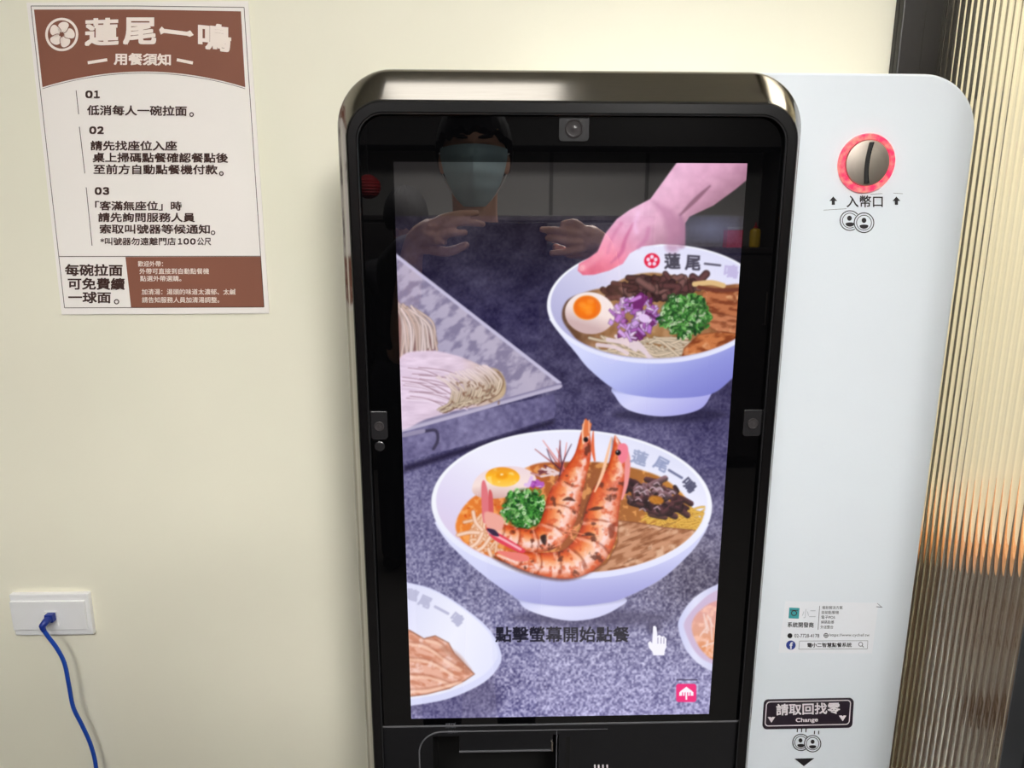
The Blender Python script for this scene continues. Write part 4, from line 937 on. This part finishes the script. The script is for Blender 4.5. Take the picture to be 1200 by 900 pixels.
for s_, xl, xr, y, h in (('歡迎外帶：', 161.6, 191, 309.2, 6.6), ('外帶可直接到自動點餐機', 163.4, 245, 317.8, 6.8), ('點選外帶選購。', 164.2, 212.5, 326.4, 6.6), ('加清湯：湯頭的味道太濃郁、太鹹', 166, 276, 342, 6.8), ('請告知服務人員加清湯調整。', 166.4, 257, 351.4, 6.8)): p.text(s_, xl, xr, y, h, y, .006)
p.build('footer_lettering', M['cream'], pos)

# ------------------------------------------------------------------ wall socket and the blue network cable
o4 = [at(15, 693.5, Yw), at(107, 692.5, Yw), at(113, 740, Yw), at(22, 741.5, Yw)]
x0, x1 = (o4[0].x + o4[3].x) / 2, (o4[1].x + o4[2].x) / 2; z1, z0 = (o4[0].z + o4[1].z) / 2, (o4[2].z + o4[3].z) / 2
soc = thing('wall_socket', 'white wall plate with a blue cable plugged in, low on the cream wall', 'socket', ((x0 + x1) / 2, Yw, z0))
obj('cover_plate', box(bmesh.new(), x0, x1, Yw - .009, Yw, z0, z1, .002), M['plate'], soc)
bm = bmesh.new(); box(bm, x0 + .001, x1 - .006, Yw - .0125, Yw - .008, z0 + .011, z1 - .011, .0012); obj('raised_band', bm, M['plate'], soc)
pc = at(61, 725, Yw - .012); bm = bmesh.new()
box(bm, pc.x - .010, pc.x + .010, Yw - .0142, Yw - .012, pc.z - .012, pc.z + .014, .0008); obj('port_frame', bm, M['plate'], soc)
cb = thing('network_cable', 'blue network cable hanging from the white wall socket', 'cable', (pc.x, Yw - .02, 0))
path = [(58.5, 724.5, .020), (53, 729.5, .030), (50, 735, .034), (54.5, 743.5, .034), (66.5, 759.5, .032), (75.6, 777.5, .030), (80.8, 803, .028), (86, 829, .026), (96.2, 850, .024), (106.4, 873, .022), (112.6, 900, .022), (116, 950, .025), (121, 1040, .03), (126, 1160, .03)]
cp = curve3([at(x, y, Yw - d) for x, y, d in path], 8)
cp = [q for q in cp if q.z > .01]; cp += [Vector((cp[-1].x + .01, cp[-1].y - .01, .012)), Vector((cp[-1].x + .12, cp[-1].y - .03, .006))] if cp[-1].z > .02 else []
obj('cord', tube(bmesh.new(), cp[8:], .0031, 12), M['blue'], cb, smooth=True)
bm = bmesh.new(); tube(bm, cp[:22], [.0058] * 4 + [.0056] * 6 + [.0052] * 6 + [.0044, .0042, .004, .0038, .0036, .0034], 12); pl = obj('plug', bm, M['blued'], cb, smooth=True)
bm = bmesh.new(); q = cp[0]; box(bm, q.x - .0062, q.x + .0062, Yw - .024, Yw - .0145, q.z - .006, q.z + .007, .001); obj('plug_tab', bm, M['blued'], pl)
# ------------------------------------------------------------------ people and things behind the photographer (seen in the glass)
def final(o, mods):
    """apply modifiers and give back the finished mesh"""
    for kind, kw in mods:
        q = o.modifiers.new(kind, kind)
        for k, v in kw.items(): setattr(q, k, v)
    bpy.context.view_layer.update()
    me = bpy.data.meshes.new_from_object(o.evaluated_get(bpy.context.evaluated_depsgraph_get()))
    bpy.data.objects.remove(o); return me
def skinned(chains, voxel=.007, smooth=4, extra=None):
    """a body or garment: rounded limbs along chains of (point, radius), fused into one skin; a radius may be (across, deep)"""
    bm = bmesh.new()
    for ch in chains:
        pt = [Vector(p) for p, r in ch]; rd = [(r, r) if not isinstance(r, tuple) else r for p, r in ch]
        q = curve3([(*p, ) for p in pt], 5); rq = []
        for k in range(len(q)):
            t = k / 5; a = min(int(t), len(rd) - 2); f = t - a; f = f * f * (3 - 2 * f)
            rq.append((rd[a][0] * (1 - f) + rd[a + 1][0] * f, rd[a][1] * (1 - f) + rd[a + 1][1] * f))
        d0 = (q[0] - q[1]).normalized(); d1 = (q[-1] - q[-2]).normalized()
        pre = [(q[0] + d0 * rq[0][1] * c, (rq[0][0] * s, rq[0][1] * s)) for c, s in ((.62, .25), (.5, .6), (.28, .88))]
        post = [(q[-1] + d1 * rq[-1][1] * c, (rq[-1][0] * s, rq[-1][1] * s)) for c, s in ((.28, .88), (.5, .6), (.62, .25))]
        line = pre + list(zip(q, rq)) + post; rows = []; u = None; n = 16
        for k, (c, r) in enumerate(line):
            d = (line[min(k + 1, len(line) - 1)][0] - line[max(k - 1, 0)][0]).normalized()
            if abs(d.z) > .9 and max(r) > .05: u = Vector((1, 0, 0))
            if u is None: u = d.orthogonal().normalized()
            u = (u - d * u.dot(d)).normalized(); w = d.cross(u)
            rows.append([c + u * math.cos(6.2832 * m / n) * r[0] + w * math.sin(6.2832 * m / n) * r[1] for m in range(n)])
        loft(bm, rows)
    if extra: extra(bm)
    bmesh.ops.recalc_face_normals(bm, faces=bm.faces[:])
    me = bpy.data.meshes.new('s'); bm.to_mesh(me); bm.free()
    o = bpy.data.objects.new('s', me); COL.objects.link(o)
    return biggest(final(o, [('REMESH', dict(mode='VOXEL', voxel_size=voxel, use_smooth_shade=True)), ('SMOOTH', dict(factor=.5, iterations=smooth))]))
def biggest(me):
    bm = bmesh.new(); bm.from_mesh(me); left = set(bm.verts); best = set()
    while left:
        st = [left.pop()]; comp = set(st)
        while st:
            v = st.pop()
            for e in v.link_edges:
                w = e.other_vert(v)
                if w in left: left.discard(w); comp.add(w); st.append(w)
        if len(comp) > len(best): best = comp
    print('largest piece', len(best), 'of', len(bm.verts))
    bmesh.ops.delete(bm, geom=[v for v in bm.verts if v not in best], context='VERTS'); bm.to_mesh(me); bm.free(); return me
def head_pt(az, el, off=0.):
    """a point of the head: az 0 = straight ahead, el -1 chin .. 1 crown"""
    z = el; w = math.sqrt(max(0, 1 - z * z))
    rx, ry = .074 + off, .094 + off
    t = max(0., -z)
    x = math.sin(az) * w * rx * (1 - .16 * t); y = math.cos(az) * w * ry * (1.0 - .05 * t) + .010 * t
    return Vector((x, y, z * (.116 + off)))
def person(name, label, loc, heading, sc, arms, sleeve, masked, facing_hair):
    t = thing(name, label, 'person', loc)
    Mx = Matrix.Translation(loc) @ Matrix.Rotation(heading, 4, 'Z') @ Matrix.Scale(sc, 4)
    P = lambda *p: tuple(p)
    pel, sp1, sp2, ch, nb, nk = P(0, 0, .95), P(0, .01, 1.08), P(0, 0, 1.22), P(0, -.01, 1.34), P(0, -.01, 1.42), P(0, .005, 1.50)
    body = [[(pel, (.15, .10)), (sp1, (.135, .095)), (sp2, (.145, .105)), (ch, (.15, .10)), (nb, .062), (nk, .054), (P(0, .012, 1.57), .056)]]
    legs = []
    for s in (-1, 1):
        legs.append([(P(s * .075, 0, .95), .085), (P(s * .095, 0, .88), .088), (P(s * .10, .01, .50), .058), (P(s * .105, -.01, .10), .038), (P(s * .11, .09, .035), .034), (P(s * .115, .16, .03), .026)])
    hands = []; upper = []
    for s, (el, wr, kn, tips, th) in zip((-1, 1), arms):
        sh = P(s * .165, -.01, 1.375); 
        arm = [(ch, (.15, .10)), (sh, .058), (P(*[(a * .5 + b * .5) for a, b in zip(sh, el)]), .046), (el, .038), (P(*[(a * .6 + b * .4) for a, b in zip(el, wr)]), .036), (wr, .025), (kn, (.030, .030))]
        hands.append(arm); upper.append((ch, sh, el, wr))
        kv, wv = Vector(kn), Vector(wr)
        for i, tp in enumerate(tips):
            tv = Vector(tp[-1]); root = kv.lerp(wv, .25) + (Vector(tp[0]) - kv) * .35
            hands.append([(kn, (.030, .030)), (tuple(Vector(tp[0])), .0100)] + [(tuple(q), r) for q, r in zip(tp[1:], (.0088, .0080, .0070))])
        hands.append([(wr, .025)] + [(tuple(q), r) for q, r in zip(th, (.014, .0115, .009))])
    bm = bmesh.new()
    # head with brow, nose, jaw and ears
    rows = []; hc = Vector((0, .02, 1.625)); NA, NE = 48, 34
    for j in range(1, NE):
        e = math.sin(-math.pi / 2 + math.pi * j / NE); row = []
        for i in range(NA):
            a = -math.pi + 2 * math.pi * i / NA; p = head_pt(a, e)
            fr = max(0, math.cos(a)) ** 3
            p.y += fr * (-.010 * math.exp(-((e - .02) / .12) ** 2) * min(1, abs(a) / .25) + .006 * math.exp(-((e - .22) / .1) ** 2) + .010 * math.exp(-((e + .62) / .12) ** 2) * 1.0 + .007 * math.exp(-((e + .88) / .1) ** 2))
            if abs(a) < .28: p.y += .020 * math.exp(-((e + .30) / .14) ** 2) * (1 - abs(a) / .28) + .008 * math.exp(-((e + .08) / .16) ** 2) * (1 - abs(a) / .28)
            row.append(p + hc)
        rows.append(row)
    loft(bm, rows, (True, True))
    for s in (-1, 1):
        g = bmesh.ops.create_uvsphere(bm, u_segments=12, v_segments=8, radius=1)['verts']
        for v in g: v.co = Vector((s * .076 + v.co.x * .010, .012 + v.co.y * .018 - v.co.x * s * .006, 1.612 + v.co.z * .030))
    hm = bpy.data.meshes.new('h'); bm.to_mesh(hm); bm.free()
    me = skinned(body + legs + hands, .0034 if masked else .0060, 3, lambda b: b.from_mesh(hm))
    me.transform(Mx); bd = link('body', me, M['skin'], t, True)
    # clothes
    sl = []
    for (c0, sh, el, wr) in upper:
        mid = P(*[(a * .5 + b * .5) for a, b in zip(sh, el)]); ch2 = [(c0, (.162, .112)), (sh, .070), (mid, .060), (P(*[a * .12 + b * .88 for a, b in zip(sh, el)]), .054)]
        if sleeve: ch2 += [(el, .050), (P(*[(a * .5 + b * .5) for a, b in zip(el, wr)]), .046), (P(*[(a * .12 + b * .88) for a, b in zip(el, wr)]), .036)]
        sl.append(ch2)
    me = skinned([[(P(0, 0, .93), (.165, .118)), (sp1, (.152, .112)), (sp2, (.160, .120)), (ch, (.162, .112)), (P(0, -.008, 1.415), .088), (P(0, -.004, 1.452), .068)]] + sl, .010, 5)
    me.transform(Mx); link('shirt', me, M['shirt'], t, True)
    me = skinned([[(P(0, 0, 1.0), (.164, .114)), (pel, (.172, .120)), (P(0, 0, .88), (.172, .118))]] + [[(P(s * .078, 0, .96), .098), (P(s * .092, 0, .86), .104), (P(s * .10, .01, .50), .072), (P(s * .105, -.005, .08), .056)] for s in (-1, 1)], .011, 5)
    me.transform(Mx); link('trousers', me, M['jeans'], t, True)
    for s in (-1, 1):
        me = skinned([[(P(s * .106, -.035, .045), .042), (P(s * .11, .06, .048), .046), (P(s * .116, .17, .035), .034)]], .007, 3); me.transform(Mx); link('shoe', me, M['shoe'], t, True)
    # hair: a cap that follows the skull down to the hairline
    bm = bmesh.new(); rows = []; rnd = random.Random(4)
    for j in range(0, 20):
        row = []
        for i in range(64):
            a = -math.pi + 2 * math.pi * i / 64; f = max(0, math.cos(a))
            low = (.30 * f ** .6 if not facing_hair else -.2) - (1 - f) * (.05 if f > 0 else .55) * (1 if f == 0 else .6)
            if f == 0: low = -.42
            low += .035 * math.sin(a * 11) + .025 * math.sin(a * 19 + 1)
            e = low + (.995 - low) * (j / 19) ** .8
            p = head_pt(a, e, .017 + .0012 * math.sin(a * 23 + j * .4) + rnd.random() * .001)
            if j == 0: p = head_pt(a, e, .004)
            row.append(p + hc + Vector((0, -.004, .002)))
        rows.append(row)
    loft(bm, rows, (False, True)); me = bpy.data.meshes.new('hair'); bm.to_mesh(me); bm.free(); me.transform(Mx); link('hair', me, M['hair'], t, True)
    for s in (-1, 1):
        bm = bmesh.new(); q = head_pt(s * .42, .06) + hc; lathe(bm, [(.0002, -.006), (.011, -.003), (.012, .0), (.010, .003), (.0002, .004)], q + Vector((0, -.006, 0)), n=20)
        me = bpy.data.meshes.new('eye'); bm.to_mesh(me); bm.free(); me.transform(Mx); link('eye', me, M['hair'], bd, True)
        bm = bmesh.new(); tube(bm, [head_pt(s * a, .24 + .03 * math.sin((a - .15) * 4), .006) + hc for a in (.16, .3, .45, .6)], [.002, .0045, .004, .0015], 8)
        me = bpy.data.meshes.new('eyebrow'); bm.to_mesh(me); bm.free(); me.transform(Mx); link('eyebrow', me, M['hair'], bd, True)
    if masked:
        fr, NAz, NEl = [], 26, 22
        def mk(i, j, off):
            a = -1.18 + 2.36 * i / NAz; v = j / NEl; c = math.cos(a * .9)
            e = -.96 + .10 * (1 - c) + (v * (1.06 + .02 * math.cos(a) - .14 * (1 - c)))
            p = head_pt(a, max(-.9, e), .010 + off)
            if e < -.86: p.z += (e + .86) * .05
            k = max(0, 1 - abs(a) / .75); p.y += .024 * k * math.exp(-((v - .62) / .32) ** 2) + .0025 * math.sin(v * 25) * (1 - v * .3)
            return p + hc
        bm = bmesh.new(); A = [[bm.verts.new(mk(i, j, 0)) for i in range(NAz + 1)] for j in range(NEl + 1)]; B = [[bm.verts.new(mk(i, j, -.0025)) for i in range(NAz + 1)] for j in range(NEl + 1)]
        for j in range(NEl):
            for i in range(NAz):
                bm.faces.new((A[j][i], A[j][i + 1], A[j + 1][i + 1], A[j + 1][i])); bm.faces.new((B[j][i], B[j + 1][i], B[j + 1][i + 1], B[j][i + 1]))
        bmesh.ops.recalc_face_normals(bm, faces=bm.faces[:])
        me = bpy.data.meshes.new('face_mask'); bm.to_mesh(me); bm.free(); me.transform(Mx); mo = link('face_mask', me, M['mask'], t, True); mo['label'] = 'pale blue pleated face mask'
        for s in (-1, 1):
            for j in (2, NEl - 2):
                bm = bmesh.new(); a = mk(NAz if s > 0 else 0, j, 0); b = Vector((s * .079, .004, 1.612)) + Vector((0, 0, .02 if j > 5 else -.022))
                tube(bm, curve3([a, a.lerp(b, .5) + Vector((s * .004, 0, 0)), b], 5), .0014, 6); me = bpy.data.meshes.new('ear_loop'); bm.to_mesh(me); bm.free(); me.transform(Mx); link('ear_loop', me, M['strap'], mo)
    return t
# photographer, standing close behind the lens; local origin between the feet
px, py, PS = -.044, -.19, 1.045
def loc_(x, y, z): return ((x - px) / PS, (y - py) / PS, z / PS)
Lw, Lk = loc_(-.186, -.055, 1.480), loc_(-.140, -.012, 1.516)
Rw, Rk = loc_(.270, -.055, 1.462), loc_(.222, -.012, 1.502)
armL = (loc_(-.245, -.23, 1.20), Lw, Lk, [[loc_(-.124, -.002, 1.540), loc_(-.088, .006, 1.552), loc_(-.060, .006, 1.556), loc_(-.034, .002, 1.557)],
    [loc_(-.116, .004, 1.526), loc_(-.078, .012, 1.536), loc_(-.048, .012, 1.536), loc_(-.020, .008, 1.532)], [loc_(-.118, .004, 1.508), loc_(-.092, .014, 1.512), loc_(-.076, .012, 1.513), loc_(-.060, .006, 1.514)],
    [loc_(-.132, .0, 1.494), loc_(-.122, .010, 1.494), loc_(-.116, .008, 1.493), loc_(-.108, .002, 1.492)]], [loc_(-.150, -.035, 1.478), loc_(-.105, -.028, 1.470), loc_(-.060, -.022, 1.486)])
armR = (loc_(.325, -.23, 1.20), Rw, Rk, [[loc_(.204, .0, 1.524), loc_(.188, .006, 1.536), loc_(.172, .006, 1.536), loc_(.158, .004, 1.533)],
    [loc_(.198, .004, 1.510), loc_(.168, .012, 1.516), loc_(.140, .012, 1.520), loc_(.110, .006, 1.521)], [loc_(.200, .004, 1.494), loc_(.168, .012, 1.494), loc_(.146, .012, 1.498), loc_(.124, .006, 1.502)],
    [loc_(.208, .0, 1.480), loc_(.182, .008, 1.474), loc_(.160, .008, 1.470), loc_(.134, .004, 1.468)]], [loc_(.232, -.035, 1.468), loc_(.186, -.028, 1.466), loc_(.145, -.022, 1.482)])
person('person', 'person in a pale blue face mask and black shirt holding up a phone', (px, py, 0), 0, PS, [armL, armR], False, True, False)
rest = lambda s: ((s * .21, -.03, 1.12), (s * .225, .06, .88), (s * .225, .09, .80), [[(s * (.215 - .0), .11 - .02 * k, .775), (s * .215, .115 - .02 * k, .745), (s * .21, .115 - .02 * k, .72), (s * .205, .112 - .02 * k, .70)] for k in range(4)], [(s * .205, .10, .83), (s * .19, .125, .80), (s * .185, .135, .775)])
person('person', 'dark-haired person in dark clothes with their back turned, behind the masked person', (-.36, -1.34, 0), math.pi + .3, .965, [rest(-1), rest(1)], True, False, True)
ph = thing('smartphone', 'black smartphone held up sideways by the masked person', 'phone', (.04, -.011, 1.462))
bm = bmesh.new(); box(bm, -.040, .125, -.0155, -.0075, 1.462, 1.537, .003); obj('phone_body', bm, M['phone'], ph)
bm = bmesh.new(); box(bm, -.012, .034, -.0078, -.006, 1.500, 1.531, .0006); obj('camera_island', bm, M['glass'], ph)

# cabinets along the far wall, with a red carton and a yellow bottle, and a red lantern
zt, zl, xs = 1.605, 1.415, .98
def cabinet(x0, x1, zz, label):
    ct = thing('storage_cabinet', label, 'cabinet', ((x0 + x1) / 2, YF + .22, 0), 'cabinets along the far wall')
    bm = bmesh.new(); box(bm, x0, x1, YF + .03, YF + .40, .06, zz - .03, .003); obj('carcass', bm, M['counter'], ct)
    bm = bmesh.new(); box(bm, x0, x1, YF + .03, YF + .42, zz - .03, zz, .003); obj('cabinet_top', bm, M['counter'], ct)
    bm = bmesh.new(); box(bm, x0 + .02, x1 - .02, YF + .06, YF + .37, 0, .06); obj('kick_board', bm, M['void'], ct)
    n = max(2, int((x1 - x0) / .6)); w = (x1 - x0) / n
    for k in range(n):
        bm = bmesh.new(); box(bm, x0 + k * w + .006, x0 + (k + 1) * w - .006, YF + .40, YF + .418, .09, zz - .045, .003); d = obj('cabinet_door', bm, M['counter'], ct)
        bm = bmesh.new(); a = x0 + (k + 1) * w - .05; tube(bm, [(a, YF + .418, .95), (a, YF + .445, .95), (a, YF + .445, 1.15), (a, YF + .418, 1.15)], .005, 8); obj('handle', bm, M['steel'], d)
cabinet(XL + .02, xs - .005, zt, 'long tall dark cabinet along the far wall')
cabinet(xs + .005, XR - .02, zl, 'lower dark cabinet carrying the red carton and yellow bottle')
def vx(px_, y): return ray(px_, 262).x / ray(px_, 262).y * (2 * Yk - y)
yb, zc = YF + .22, zl
x = vx(860, yb); bx = thing('carton', 'red carton standing on the lower dark cabinet', 'box', (x, yb, zc))
bm = bmesh.new(); box(bm, x - .05, x + .05, yb - .04, yb + .04, zc, zc + .12, .002); obj('carton_body', bm, M['red'], bx)
bm = bmesh.new(); box(bm, x - .052, x + .052, yb - .042, yb + .042, zc + .108, zc + .126, .002); obj('carton_lid', bm, M['tile'], bx)
x = vx(886, yb); bo = thing('sauce_bottle', 'yellow squeeze bottle standing on the lower dark cabinet', 'bottle', (x, yb, zc))
bm = bmesh.new(); lathe(bm, [(.028, 0), (.034, .006), (.034, .095), (.028, .112), (.014, .118), (.0002, .118)], (x, yb, zc), 'Z', 28); obj('bottle_body', bm, M['yellow'], bo, smooth=True)
bm = bmesh.new(); lathe(bm, [(.0145, .112), (.0145, .128), (.007, .132), (.004, .158), (.0002, .158)], (x, yb, zc), 'Z', 24); obj('nozzle', bm, M['red'], bo, smooth=True)
yb = -2.3; x = vx(433, yb); z = 1.52 + (269 - 222) / 830 * (2 * Yk - yb); ln = thing('paper_lantern', 'round red paper lantern hanging from the ceiling', 'lantern', (x, yb, z))
bm = bmesh.new(); lathe(bm, [(.02, -.062)] + [(.068 * math.cos(a) + .0025 * math.cos(a * 24), .062 * math.sin(a)) for a in np.linspace(-1.2, 1.2, 40)] + [(.02, .062)], (x, yb, z), 'Z', 32); obj('lantern_shade', bm, M['redlamp'], ln, smooth=True)
bm = bmesh.new(); tube(bm, [(x, yb, z + .06), (x, yb, CEIL)], .003, 8); obj('lantern_cord', bm, M['void'], ln)
